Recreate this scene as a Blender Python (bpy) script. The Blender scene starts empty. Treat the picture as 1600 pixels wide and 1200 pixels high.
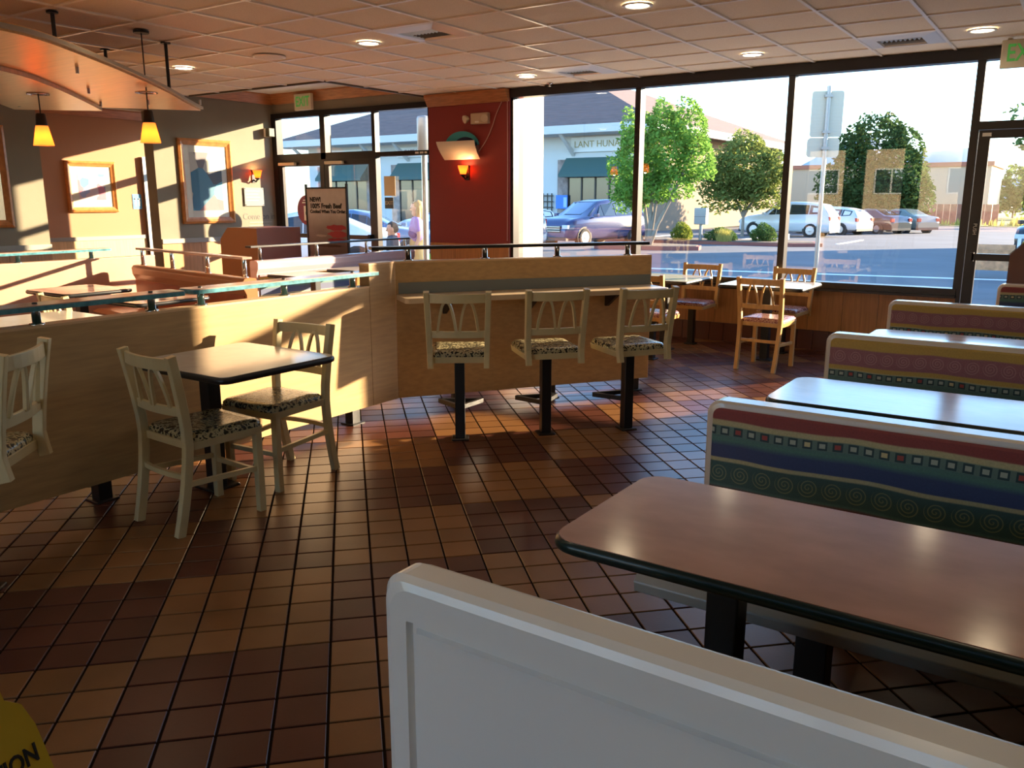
import bpy, bmesh, math, random
from mathutils import Vector, Matrix
random.seed(7)
SC = bpy.context.scene
COL = SC.collection
R = math.radians

# ---------------------------------------------------------------- camera
FPX, PITCH, AZ, EYE = 1309.0, R(12.41), R(34.0), 1.5
fw = Vector((-math.sin(AZ)*math.cos(PITCH), math.cos(AZ)*math.cos(PITCH), -math.sin(PITCH)))
rt = Vector((math.cos(AZ), math.sin(AZ), 0)); up = rt.cross(fw)
cam = bpy.data.cameras.new('camera'); camo = bpy.data.objects.new('camera', cam); COL.objects.link(camo)
cam.sensor_width = 36.0; cam.lens = FPX/1600*36.0; cam.clip_start = 0.05; cam.clip_end = 2000
M = Matrix((rt, up, -fw)).transposed().to_4x4(); M.translation = (0, 0, EYE); camo.matrix_world = M
SC.camera = camo
# ---------------------------------------------------------------- view
SC.view_settings.view_transform = 'Standard'; SC.view_settings.look = 'None'
SC.view_settings.gamma = 1.0; SC.view_settings.use_curve_mapping = False
SC.view_settings.exposure = 1.0
# ---------------------------------------------------------------- sky and sun
SUN_AZ, SUN_EL = R(34.2), R(12.2)       # azimuth from +Y towards +X
w = bpy.data.worlds.new('sky'); SC.world = w; w.use_nodes = True
nt = w.node_tree; bg = nt.nodes['Background']
sky = nt.nodes.new('ShaderNodeTexSky'); sky.sky_type = 'NISHITA'; sky.sun_disc = False
sky.sun_elevation = SUN_EL; sky.sun_rotation = SUN_AZ; sky.air_density = 1.0; sky.dust_density = 0.3; sky.ozone_density = 4.0
nt.links.new(sky.outputs[0], bg.inputs[0]); bg.inputs[1].default_value = 0.52
sl = bpy.data.lights.new('sun', 'SUN'); sl.energy = 13.5; sl.angle = R(0.6); sl.color = (1.0, 0.76, 0.50)
slo = bpy.data.objects.new('sun', sl); COL.objects.link(slo)
sd = Vector((math.sin(SUN_AZ)*math.cos(SUN_EL), math.cos(SUN_AZ)*math.cos(SUN_EL), math.sin(SUN_EL)))
slo.rotation_euler = (-sd).to_track_quat('-Z', 'Y').to_euler(); slo.location = sd*60
# ================================================================ helpers
def link(o, parent=None):
    COL.objects.link(o)
    if parent: o.parent = parent
    return o
def tag(o, label=None, cat=None, group=None, kind=None):
    if label: o['label'] = label
    if cat: o['category'] = cat
    if group: o['group'] = group
    if kind: o['kind'] = kind
    return o
def thing(name, label, cat, loc=(0,0,0), rz=0.0, group=None):
    o = bpy.data.objects.new(name, None); link(o); o.location = loc; o.rotation_euler = (0,0,rz)
    o.empty_display_size = .1
    return tag(o, label, cat, group)
class MB:
    def __init__(s): s.v=[]; s.f=[]; s.sm=[]
    def add(s, vs, fs, smooth=False):
        n=len(s.v); s.v += [tuple(p) for p in vs]
        for f in fs: s.f.append(tuple(i+n for i in f)); s.sm.append(smooth)
        return s
    def box(s, x0,x1,y0,y1,z0,z1):
        return s.add([(x0,y0,z0),(x1,y0,z0),(x1,y1,z0),(x0,y1,z0),(x0,y0,z1),(x1,y0,z1),(x1,y1,z1),(x0,y1,z1)],
          [(0,3,2,1),(4,5,6,7),(0,1,5,4),(1,2,6,5),(2,3,7,6),(3,0,4,7)])
    def cbox(s, x0,x1,y0,y1,z0,z1,c=.01):
        # box with chamfered vertical and top edges
        def ring(i,z): return [(x0+i+c,y0+i,z),(x1-i-c,y0+i,z),(x1-i,y0+i+c,z),(x1-i,y1-i-c,z),(x1-i-c,y1-i,z),(x0+i+c,y1-i,z),(x0+i,y1-i-c,z),(x0+i,y0+i+c,z)]
        return s.rings([ring(0,z0),ring(0,z1-c),ring(c,z1)])
    def rings(s, rs, cap=True, smooth=False, closed=True):
        n=len(rs[0]); vs=[p for r in rs for p in r]; fs=[]
        for k in range(len(rs)-1):
            for i in range(n if closed else n-1):
                j=(i+1)%n; fs.append((k*n+i,k*n+j,(k+1)*n+j,(k+1)*n+i))
        s.add(vs,fs,smooth)
        if cap:
            s.add(rs[0],[tuple(reversed(range(n)))]); s.add(rs[-1],[tuple(range(n))])
        return s
    def prism(s, pts, z0, z1):           # polygon in xy, extruded in z
        return s.rings([[(x,y,z0) for x,y in pts],[(x,y,z1) for x,y in pts]])
    def prism_y(s, pts, y0, y1):         # polygon in xz
        return s.rings([[(x,y0,z) for x,z in pts],[(x,y1,z) for x,z in pts]])
    def prism_x(s, pts, x0, x1):         # polygon in yz
        return s.rings([[(x0,y,z) for y,z in pts],[(x1,y,z) for y,z in pts]])
    def tube(s, pts, r, n=8, cap=True, sq=None, smooth=True):
        # round tube, or rectangular bar when sq=(halfwidth along side, halfheight along up)
        P=[Vector(p) for p in pts]; rs=[]; side0=None
        rr = r if isinstance(r,(list,tuple)) else [r]*len(P)
        for i,p in enumerate(P):
            t=(P[min(i+1,len(P)-1)]-P[max(i-1,0)]).normalized()
            if side0 is None:
                a=Vector((0,0,1)) if abs(t.z)<.9 else Vector((0,1,0))
                side=t.cross(a).normalized()
            else: side=(side0-t*side0.dot(t)).normalized()
            side0=side; u=side.cross(t)
            if sq: rs.append([p+side*sx*sq[0]+u*sy*sq[1] for sx,sy in ((1,1),(-1,1),(-1,-1),(1,-1))])
            else: rs.append([p+(side*math.cos(2*math.pi*k/n)+u*math.sin(2*math.pi*k/n))*rr[i] for k in range(n)])
        return s.rings(rs,cap,smooth=(smooth and not sq))
    def lathe(s, prof, n=20, c=(0,0), cap=True):
        return s.rings([[(c[0]+r*math.cos(2*math.pi*k/n),c[1]+r*math.sin(2*math.pi*k/n),z) for k in range(n)] for r,z in prof],cap,smooth=True)
    def mesh(s, name):
        m=bpy.data.meshes.new(name); m.from_pydata(s.v,[],s.f); m.polygons.foreach_set('use_smooth',s.sm); m.update(); return m
    def build(s, name, mat, parent=None, loc=(0,0,0), rz=0.0, bevel=0, kind=None):
        m=s.mesh(name)
        if mat: m.materials.append(mat)
        o=bpy.data.objects.new(name,m); link(o,parent); o.location=loc; o.rotation_euler=(0,0,rz)
        if bevel:
            md=o.modifiers.new('bevel','BEVEL'); md.width=bevel; md.segments=3; md.limit_method='ANGLE'; md.angle_limit=R(40)
        if kind: o['kind']=kind
        return o
def rrect(x0,x1,y0,y1,r,n=5):
    out=[]
    for cx,cy,a0 in ((x1-r,y1-r,0),(x0+r,y1-r,90),(x0+r,y0+r,180),(x1-r,y0+r,270)):
        for k in range(n+1):
            a=R(a0+90*k/n); out.append((cx+r*math.cos(a),cy+r*math.sin(a)))
    return out
def copy_tree(o, parent=None):
    c=o.copy(); COL.objects.link(c); c.parent=parent
    for ch in list(o.children): copy_tree(ch,c)
    return c
def text_mesh(s, size=1.0, ext=0.0, align='CENTER', name='lettering', bold=0.0, sx=1.0):
    cu=bpy.data.curves.new(name,'FONT'); cu.body=s; cu.size=size; cu.extrude=ext; cu.align_x=align; cu.align_y='CENTER'; cu.resolution_u=3; cu.offset=bold
    to=bpy.data.objects.new('tmp',cu); COL.objects.link(to); dg=bpy.context.evaluated_depsgraph_get()
    m=bpy.data.meshes.new_from_object(to.evaluated_get(dg)); bpy.data.objects.remove(to); m.name=name
    if sx!=1.0:
        for v in m.vertices: v.co.x*=sx
    return m
def lettering(s, size, mat, parent, loc, rot, align='CENTER', ext=.001, bold=0.0, sx=1.0, name='lettering'):
    m=text_mesh(s,size,ext,align,name,bold,sx); m.materials.append(mat)
    o=bpy.data.objects.new(name,m); link(o,parent); o.location=loc; o.rotation_euler=rot; return o

# ---------------------------------------------------------------- materials
MATS={}
def mat(name, col, rough=.5, metal=0.0, spec=.5, noise=None, bump=None, coat=0.0, emit=None, estr=0.0, trans=None):
    """noise=(scale, amount, stretch xyz) colour variation; bump=(scale, strength)"""
    if name in MATS: return MATS[name]
    m=bpy.data.materials.new(name); m.use_nodes=True; nt=m.node_tree; b=nt.nodes['Principled BSDF']
    b.inputs['Base Color'].default_value=(*col,1); b.inputs['Roughness'].default_value=rough; b.inputs['Metallic'].default_value=metal
    b.inputs['Specular IOR Level'].default_value=spec
    if coat: b.inputs['Coat Weight'].default_value=coat; b.inputs['Coat Roughness'].default_value=.05
    if emit: b.inputs['Emission Color'].default_value=(*emit,1); b.inputs['Emission Strength'].default_value=estr
    if trans: b.inputs['Transmission Weight'].default_value=trans
    if noise or bump:
        tc=nt.nodes.new('ShaderNodeNewGeometry')
        mp=nt.nodes.new('ShaderNodeMapping'); nt.links.new(tc.outputs['Position'],mp.inputs[0])
        if noise and len(noise)>2: mp.inputs['Scale'].default_value=noise[2]
    if noise:
        n=nt.nodes.new('ShaderNodeTexNoise'); n.inputs['Scale'].default_value=noise[0]; n.inputs['Detail'].default_value=4
        nt.links.new(mp.outputs[0],n.inputs['Vector'])
        mr=nt.nodes.new('ShaderNodeMapRange'); mr.inputs['From Min'].default_value=.3; mr.inputs['From Max'].default_value=.7
        mr.inputs['To Min'].default_value=1-noise[1]; mr.inputs['To Max'].default_value=1+noise[1]
        nt.links.new(n.outputs[0],mr.inputs[0])
        mx=nt.nodes.new('ShaderNodeVectorMath'); mx.operation='SCALE'; mx.inputs[0].default_value=col
        nt.links.new(mr.outputs[0],mx.inputs['Scale']); nt.links.new(mx.outputs[0],b.inputs['Base Color'])
    if bump:
        n2=nt.nodes.new('ShaderNodeTexNoise'); n2.inputs['Scale'].default_value=bump[0]; n2.inputs['Detail'].default_value=3
        nt.links.new(mp.outputs[0],n2.inputs['Vector'])
        bp=nt.nodes.new('ShaderNodeBump'); bp.inputs['Strength'].default_value=bump[1]; bp.inputs['Distance'].default_value=.004
        nt.links.new(n2.outputs[0],bp.inputs['Height']); nt.links.new(bp.outputs[0],b.inputs['Normal'])
    MATS[name]=m; return m
def emat(name,col,strength):
    if name in MATS: return MATS[name]
    m=bpy.data.materials.new(name); m.use_nodes=True; nt=m.node_tree; nt.nodes.clear()
    e=nt.nodes.new('ShaderNodeEmission'); e.inputs[0].default_value=(*col,1); e.inputs[1].default_value=strength
    o=nt.nodes.new('ShaderNodeOutputMaterial'); nt.links.new(e.outputs[0],o.inputs[0]); MATS[name]=m; return m
def glass_mat(name='clear_glass', tint=(.97,.99,.98), rough=.0, refl=1.0):
    if name in MATS: return MATS[name]
    m=bpy.data.materials.new(name); m.use_nodes=True; nt=m.node_tree; nt.nodes.clear()
    t=nt.nodes.new('ShaderNodeBsdfTransparent'); t.inputs[0].default_value=(*tint,1)
    g=nt.nodes.new('ShaderNodeBsdfGlossy'); g.inputs['Roughness'].default_value=rough
    ge=nt.nodes.new('ShaderNodeNewGeometry'); dt=nt.nodes.new('ShaderNodeVectorMath'); dt.operation='DOT_PRODUCT'
    nt.links.new(ge.outputs['Normal'],dt.inputs[0]); nt.links.new(ge.outputs['Incoming'],dt.inputs[1])
    def mth(op,a,b):
        n=nt.nodes.new('ShaderNodeMath'); n.operation=op
        for i,v in enumerate((a,b)):
            if isinstance(v,bpy.types.NodeSocket): nt.links.new(v,n.inputs[i])
            elif v is not None: n.inputs[i].default_value=v
        return n
    # Schlick reflectance of a pane (two faces), the same from either side
    cs=mth('ABSOLUTE',dt.outputs['Value'],None); om=mth('SUBTRACT',1.0,cs.outputs[0]); p5=mth('POWER',om.outputs[0],5.0); sc=mth('MULTIPLY',p5.outputs[0],1-.08*refl)
    mu=mth('ADD',sc.outputs[0],.08*refl)
    mx=nt.nodes.new('ShaderNodeMixShader'); nt.links.new(mu.outputs[0],mx.inputs[0]); nt.links.new(t.outputs[0],mx.inputs[1]); nt.links.new(g.outputs[0],mx.inputs[2])
    o=nt.nodes.new('ShaderNodeOutputMaterial'); nt.links.new(mx.outputs[0],o.inputs[0]); MATS[name]=m; return m
def leaf_mat(name,col,trans=.45,var=.35):
    m=bpy.data.materials.new(name); m.use_nodes=True; nt=m.node_tree; nt.nodes.clear()
    geo=nt.nodes.new('ShaderNodeNewGeometry'); rnd=nt.nodes.new('ShaderNodeMapRange')
    rnd.inputs['To Min'].default_value=1-var; rnd.inputs['To Max'].default_value=1+var
    nt.links.new(geo.outputs['Random Per Island'],rnd.inputs[0])
    sc=nt.nodes.new('ShaderNodeVectorMath'); sc.operation='SCALE'; sc.inputs[0].default_value=col; nt.links.new(rnd.outputs[0],sc.inputs['Scale'])
    d=nt.nodes.new('ShaderNodeBsdfDiffuse'); t=nt.nodes.new('ShaderNodeBsdfTranslucent')
    nt.links.new(sc.outputs[0],d.inputs[0]); nt.links.new(sc.outputs[0],t.inputs[0])
    mx=nt.nodes.new('ShaderNodeMixShader'); mx.inputs[0].default_value=trans
    nt.links.new(d.outputs[0],mx.inputs[1]); nt.links.new(t.outputs[0],mx.inputs[2])
    o=nt.nodes.new('ShaderNodeOutputMaterial'); nt.links.new(mx.outputs[0],o.inputs[0]); MATS[name]=m; return m
class NG:
    """tiny node-graph writer for printed patterns"""
    def __init__(s,name,rough=.5,spec=.4):
        s.m=bpy.data.materials.new(name); s.m.use_nodes=True; s.t=s.m.node_tree; s.b=s.t.nodes['Principled BSDF']
        s.b.inputs['Roughness'].default_value=rough; s.b.inputs['Specular IOR Level'].default_value=spec
        tc=s.t.nodes.new('ShaderNodeTexCoord'); sp=s.t.nodes.new('ShaderNodeSeparateXYZ'); s.t.links.new(tc.outputs['Object'],sp.inputs[0])
        s.x,s.y,s.z=sp.outputs; s.vec=tc.outputs['Object']; MATS[name]=s.m
    def _in(s,sock,v):
        if isinstance(v,bpy.types.NodeSocket): s.t.links.new(v,sock)
        else: sock.default_value=v
    def op(s,o,a,b=0.0,c=0.0):
        n=s.t.nodes.new('ShaderNodeMath'); n.operation=o
        for i,v in enumerate((a,b,c)): s._in(n.inputs[i],v)
        return n.outputs[0]
    def noise(s,scale,vec=None,detail=2):
        n=s.t.nodes.new('ShaderNodeTexNoise'); n.inputs['Scale'].default_value=scale; n.inputs['Detail'].default_value=detail
        s.t.links.new(vec or s.vec,n.inputs['Vector']); return n.outputs[0]
    def mix(s,f,a,b):
        n=s.t.nodes.new('ShaderNodeMix'); n.data_type='RGBA'; s._in(n.inputs[0],f)
        for i,v in ((6,a),(7,b)):
            if isinstance(v,bpy.types.NodeSocket): s.t.links.new(v,n.inputs[i])
            else: n.inputs[i].default_value=(*v,1)
        return n.outputs[2]
    def ramp(s,f,stops,interp='LINEAR'):
        n=s.t.nodes.new('ShaderNodeValToRGB'); cr=n.color_ramp; cr.interpolation=interp
        while len(cr.elements)<len(stops): cr.elements.new(.5)
        for e,(p,c) in zip(cr.elements,stops): e.position=p; e.color=(*c,1)
        s._in(n.inputs[0],f); return n.outputs[0]
    def out(s,c): s.t.links.new(c,s.b.inputs['Base Color']); return s.m
# ================================================================ material palette
m_plaster=mat('grey_plaster',(.25,.22,.16),.85,noise=(3,.06),bump=(60,.15))
m_pink=mat('salmon_plaster',(.44,.235,.135),.85,bump=(60,.12))
m_red=mat('oxblood_paint',(.25,.028,.022),.6,bump=(60,.08))
m_white=mat('white_paint',(.75,.73,.68),.6)
m_crown=mat('stained_wood',(.42,.17,.06),.4,noise=(6,.25,(1,1,12)))
m_maple=mat('maple_laminate',(.45,.285,.125),.42,noise=(5,.12,(6,1,9)),bump=(120,.05))
m_maplecap=mat('maple_edge',(.66,.44,.24),.4)
m_knee=mat('oak_panel',(.40,.185,.06),.38,noise=(5,.18,(10,10,.6)))
m_basetile=mat('base_tile',(.10,.032,.02),.35)
m_frame=mat('bronze_frame',(.022,.018,.017),.35,metal=.3)
m_alu=mat('brushed_steel',(.55,.55,.54),.3,metal=1.0)
m_chrome=mat('chrome',(.75,.75,.75),.12,metal=1.0)
m_black=mat('black_steel',(.012,.012,.013),.4)
m_tile=mat('ceiling_board',(.86,.75,.61),.9,noise=(180,.10),bump=(220,.3))
m_tbar=mat('white_grid',(.92,.86,.78),.3)
m_mortar=mat('dark_grout',(.018,.011,.008),.95,spec=.03)
m_tan=mat('tan_quarry',(.205,.092,.032),.33,spec=.32,noise=(3,.16),bump=(90,.05))
m_redq=mat('red_quarry',(.085,.026,.015),.33,spec=.32,noise=(3,.18),bump=(90,.05))
def per_tile(m, col, amt):
    nt=m.node_tree; b=nt.nodes['Principled BSDF']
    g=nt.nodes.new('ShaderNodeNewGeometry'); mp=nt.nodes.new('ShaderNodeMapping'); mp.vector_type='POINT'
    mp.inputs['Rotation'].default_value=(0,0,R(-45)); mp.inputs['Scale'].default_value=(1/.157,)*3; mp.inputs['Location'].default_value=(.113/.157,-2.722/.157+.0,0)
    nt.links.new(g.outputs['Position'],mp.inputs[0])
    fl=nt.nodes.new('ShaderNodeVectorMath'); fl.operation='FLOOR'; nt.links.new(mp.outputs[0],fl.inputs[0])
    sx=nt.nodes.new('ShaderNodeSeparateXYZ'); nt.links.new(fl.outputs[0],sx.inputs[0])
    cb=nt.nodes.new('ShaderNodeCombineXYZ'); nt.links.new(sx.outputs[0],cb.inputs[0]); nt.links.new(sx.outputs[1],cb.inputs[1])
    wn=nt.nodes.new('ShaderNodeTexWhiteNoise'); wn.noise_dimensions='2D'; nt.links.new(cb.outputs[0],wn.inputs['Vector'])
    mr=nt.nodes.new('ShaderNodeMapRange'); mr.inputs['To Min'].default_value=1-amt; mr.inputs['To Max'].default_value=1+amt; nt.links.new(wn.outputs['Value'],mr.inputs[0])
    old=b.inputs['Base Color'].links[0].from_socket
    v=nt.nodes.new('ShaderNodeVectorMath'); v.operation='SCALE'; nt.links.new(old,v.inputs[0]); nt.links.new(mr.outputs[0],v.inputs['Scale']); nt.links.new(v.outputs[0],b.inputs['Base Color'])
per_tile(m_tan,None,.18); per_tile(m_redq,None,.22)
m_glass=glass_mat('clear_glass',(.96,.985,.98),0,1.0)

# ================================================================ the room
YW, ZC, XL = 8.75, 2.79, -10.18
XR, YB = 1.3, -4.5
def proj(p):
    v=Vector(p)-Vector((0,0,EYE)); d=v.dot(fw)
    if d<.05: return None
    return (800+FPX*v.dot(rt)/d, 600-FPX*v.dot(up)/d, d)
# ---- floor
fl=MB().box(-12.1,XR,YB,YW+.02,-.15,-.005).build('floor',m_mortar,kind='structure')
PT=.157; E1=-.113; E2=2.722; c45=math.sqrt(.5)
tiles=[]
for i in range(-75,75):
    for j in range(-75,75):
        a=E1+(i+.5)*PT; b=E2+(j+.5)*PT
        x=c45*(a-b); y=c45*(a+b)
        if not(-12.0<x<XR-.05 and YB+.05<y<YW-.02): continue
        if x<XL-.1 and (y<5.2 or y>8.7): continue
        k=(i//4+j//4)%2   # checkerboard of four-by-four blocks
        p=proj((x,y,0)); sc_=0
        if p and -20<p[0]<1620 and 300<p[1]<1215 and x>-3.95 and not (x>-.8 and y<1.0): sc_=1/p[2]
        tiles.append((sc_,x,y,0 if k else 1))
tiles.sort(reverse=True)
def tile_mb(mb,x=0,y=0):
    h=PT/2-.0042; c=.002
    def ring(r,z): return [(x+c45*(u-v)*r,y+c45*(u+v)*r,z) for u,v in ((-1,-1),(1,-1),(1,1),(-1,1))]
    return mb.rings([ring(h,-.012),ring(h,-c),ring(h-c,0)],cap=False).add(ring(h-c,0),[(0,1,2,3)])
meshes=[]
for m_ in (m_tan,m_redq):
    me=tile_mb(MB()).mesh('floor_tile'); me.materials.append(m_); meshes.append(me)
rest=[MB(),MB()]
for n_,(s_,x,y,k) in enumerate(tiles):
    if n_<300:
        o=bpy.data.objects.new('floor_tile',meshes[k]); link(o,fl); o.location=(x,y,0)
    else: tile_mb(rest[k],x,y)
rest[0].build('tan_floor_tiles',m_tan,fl,kind='stuff'); rest[1].build('red_floor_tiles',m_redq,fl,kind='stuff')
# ---- ceiling
GX,GY,GP=-1.144,4.567,.61
ce=MB().box(XL-.2,XR,YB,7.0,2.83,3.25).box(-7.24,XR,7.0,YW+.2,2.83,3.25).box(XL-.2,-7.24,7.0,YW+.2,3.0,3.25).box(-12.1,XL-.2,4.8,YW+.2,2.78,3.25).build('ceiling',m_white,kind='structure')
VENTS={(-6,1),(-6,5),(-1,5)}
me=MB().box(-.295,.295,-.295,.295,.008,.02).mesh('ceiling_tile'); me.materials.append(m_tile)
ct=MB(); seen=[]
for i in range(-15,4):
    for j in range(-15,7):
        x=GX+(i+.5)*GP; y=GY+(j+.5)*GP
        if not(XL-.35<x<XR+.3 and YB-.3<y<YW+.3): continue
        if x<-7.25 and y>7.05: continue
        if (i,j) in VENTS: continue
        x0,x1,y0,y1=max(x-.295,XL),min(x+.295,XR),max(y-.295,YB),min(y+.295,YW)
        if x1-x0<.03 or y1-y0<.03: continue
        p=proj((x,y,ZC)); vis=p and -60<p[0]<1660 and -60<p[1]<400
        if vis and x1-x0>.58 and y1-y0>.58: o=bpy.data.objects.new('ceiling_tile',me); link(o,ce); o.location=(x,y,ZC)
        elif vis: MB().box(x0,x1,y0,y1,ZC+.008,ZC+.02).build('ceiling_tile',m_tile,ce)
        else: ct.box(x0,x1,y0,y1,ZC+.008,ZC+.02)
ct.build('ceiling_tiles',m_tile,ce,kind='stuff')
for i in range(-14,5):
    x=GX+i*GP
    if XL<x<XR: MB().box(x-.012,x+.012,YB,7.0 if x<-7.25 else YW,ZC-.004,ZC+.03).build('ceiling_grid_bar',m_tbar,ce)
for j in range(-14,7):
    y=GY+j*GP
    if YB<y<YW: MB().box(XL if y<7.02 else -7.24,XR,y-.012,y+.012,ZC-.0035,ZC+.03).build('ceiling_grid_bar',m_tbar,ce)
MB().box(-7.26,-7.23,6.99,YW,ZC-.012,3.0).box(XL,-7.23,6.985,7.015,ZC-.012,3.0).build('ceiling_edge',mat('dark_trim',(.10,.075,.05),.5),ce)
# ---- side and back walls
wl=MB().box(XL-.2,XL,YB,5.29,0,3.0).box(XL-.2,XL,6.756,YW,0,3.0).build('wall_left',m_plaster,kind='structure')
def wain(y0,y1,x,pn=.6):
    y=y0
    while y<y1-.05:
        e=min(y+pn,y1); MB().box(x,x+.012,y+.003,e-.003,.1,.925).build('wood_panel',mat('wainscot',(.50,.25,.10),.4,noise=(5,.15,(10,10,.6))),wl); y=e
wain(3.0,5.29,XL); wain(6.756,YW,XL)
MB().box(XL,XL+.03,3.0,5.29,.925,.985).box(XL,XL+.03,6.756,YW,.925,.985).build('chair_rail',mat('grey_rail',(.33,.32,.27),.5),wl)
MB().box(XL-.2,XL,5.29,6.756,2.62,3.0).build('opening_header',m_plaster,wl)
MB().prism_y([(XL,2.86),(XL+.02,2.86),(XL+.09,2.98),(XL+.09,3.0),(XL,3.0)],7.02,YW).build('crown_moulding',m_crown,wl)
MB().prism_y([(XL,2.66),(XL+.02,2.66),(XL+.09,2.77),(XL+.09,2.79),(XL,2.79)],YB,6.98).build('crown_moulding',m_crown,wl)
wh=MB().box(-12.2,-12.0,4.6,YW,0,2.9).box(-12.0,XL-.2,4.7,4.9,0,2.9).build('wall_hall',m_pink,kind='structure')
MB().box(-12.0,-11.98,4.9,7.7,0,.92).build('hall_wainscot',mat('hall_panel',(.66,.44,.22),.45,noise=(5,.1,(10,10,.6))),wh)
MB().box(-12.0,-11.97,4.9,7.7,.92,.975).build('hall_rail',MATS['grey_rail'],wh)
MB().prism_y([(-12.0,2.66),(-11.98,2.66),(-11.9,2.76),(-11.9,2.78),(-12.0,2.78)],4.9,YW).build('crown_moulding',m_crown,wh)
wr=MB().box(XR,XR+.2,YB,YW+.2,0,3.0).build('wall_right',m_plaster,kind='structure')
RW=[(-6.0,-5.05),(-4.66,-3.71),(-3.41,-2.5),(-2.1,-1.2),(-.85,.05)]     # rear window openings
wbm=MB().box(XL-.2,RW[0][0],YB-.2,YB,0,3.0).box(RW[-1][1],XR+.2,YB-.2,YB,0,3.0).box(RW[0][0],RW[-1][1],YB-.2,YB,0,.35).box(RW[0][0],RW[-1][1],YB-.2,YB,2.72,3.0)
for (a,b),(c,d) in zip(RW,RW[1:]): wbm.box(b,c,YB-.2,YB,.35,2.72)
wb=wbm.build('wall_back',m_plaster,kind='structure')
# ---- front wall
wf=MB().box(-5.9,-.93,YW,YW+.2,0,.63).box(.19,XR+.2,YW,YW+.2,0,3.0).box(-5.9,.19,YW,YW+.25,2.79,3.25).box(XL-.2,-7.14,YW,YW+.2,2.73,3.0).build('wall_front',m_plaster,kind='structure')
k=-.93
while k>-5.85:
    e=max(k-.33,-5.87); MB().box(e+.002,k-.002,YW-.016,YW,.2,.63).build('wood_panel',m_knee,wf); k=e
k=-.93
while k>-5.85:
    e=max(k-.157,-5.87); MB().box(e+.003,k-.003,YW-.02,YW,.0,.197).build('base_tile',m_basetile,wf); k=e
MB().box(-7.24,-5.86,YW-.2,YW-.06,0,.05)
MB().prism_x([(YW,2.86),(YW-.02,2.86),(YW-.09,2.98),(YW-.09,3.0),(YW,3.0)],XL+.05,-7.15).build('crown_moulding',m_crown,wf)
pier=MB().box(-7.15,-5.9,YW-.06,YW+.25,0,2.83).build('wall_pier',m_red,kind='structure')
for a,b in ((-7.15,-6.74),(-6.734,-6.32),(-6.314,-5.9)): MB().box(a,b,YW-.08,YW-.06,.0,.95).build('wood_panel',mat('pier_panel',(.46,.20,.06),.4,noise=(5,.18,(10,10,.6))),pier)
MB().prism_x([(YW-.06,2.65),(YW-.08,2.65),(YW-.15,2.76),(YW-.15,2.79),(YW-.06,2.79)],-7.15,-5.9).build('crown_moulding',m_crown,pier)
# ---- storefront glazing
def frame_bar(root,x0,x1,z0,z1,y0=YW-.03,y1=YW+.09,nm='frame_bar'): return MB().box(x0,x1,y0,y1,z0,z1).build(nm,m_frame,root)
def pane(root,x0,x1,z0,z1,y=YW+.03,nm='glass_pane'): return MB().add([(x0,y,z0),(x1,y,z0),(x1,y,z1),(x0,y,z1)],[(0,1,2,3)]).build(nm,m_glass,root)
def sroot(name,loc):
    o=bpy.data.objects.new(name,None); link(o); o['kind']='structure'; return o
w1=sroot('window_1',0)
frame_bar(w1,-5.9,-.93,2.69,2.79,YW-.05); frame_bar(w1,-5.9,-.93,.63,.695,YW-.05)
MUL=[(-5.9,-5.862),(-4.255,-4.19),(-2.6,-2.535),(-.962,-.93)]
for a,b in MUL: frame_bar(w1,a,b,.695,2.69)
for (a,b),(c,d) in zip(MUL,MUL[1:]): pane(w1,b,c,.695,2.69)
MB().box(-5.9,-.93,YW-.10,YW+.0,.61,.632).build('window_sill',m_frame,w1)
# right entrance door
d1=sroot('door_1',0)
frame_bar(d1,-.93,-.895,0,2.69); frame_bar(d1,.155,.19,0,2.69); frame_bar(d1,-.93,.19,2.69,2.79,YW-.05); frame_bar(d1,-.895,.155,2.105,2.175)
pane(d1,-.895,.155,2.175,2.69)
lf=MB().box(-.89,-.80,YW-.02,YW+.03,.02,2.1).box(.06,.15,YW-.02,YW+.03,.02,2.1).box(-.80,.06,YW-.02,YW+.03,2.03,2.1).box(-.80,.06,YW-.02,YW+.03,.02,.2).build('door_leaf',m_frame,d1)
pane(lf,-.80,.06,.2,2.03,YW+.005)
MB().box(-.83,.1,YW-.10,YW-.05,.965,1.025).box(-.845,-.815,YW-.10,YW-.02,.955,1.035).box(.085,.115,YW-.10,YW-.02,.955,1.035).build('push_bar',m_frame,lf)
MB().box(-.86,-.79,YW-.05,YW-.02,2.045,2.075).build('door_contact',m_white,d1)
pl=MB().box(-.86,-.815,YW-.026,YW-.02,1.15,1.33).build('push_sticker',mat('black_vinyl',(.01,.01,.01),.4),lf)
lettering('PUSH',.042,m_white,pl,(-.8375,YW-.0275,1.24),(R(90),R(90),0),ext=.0005)
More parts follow.
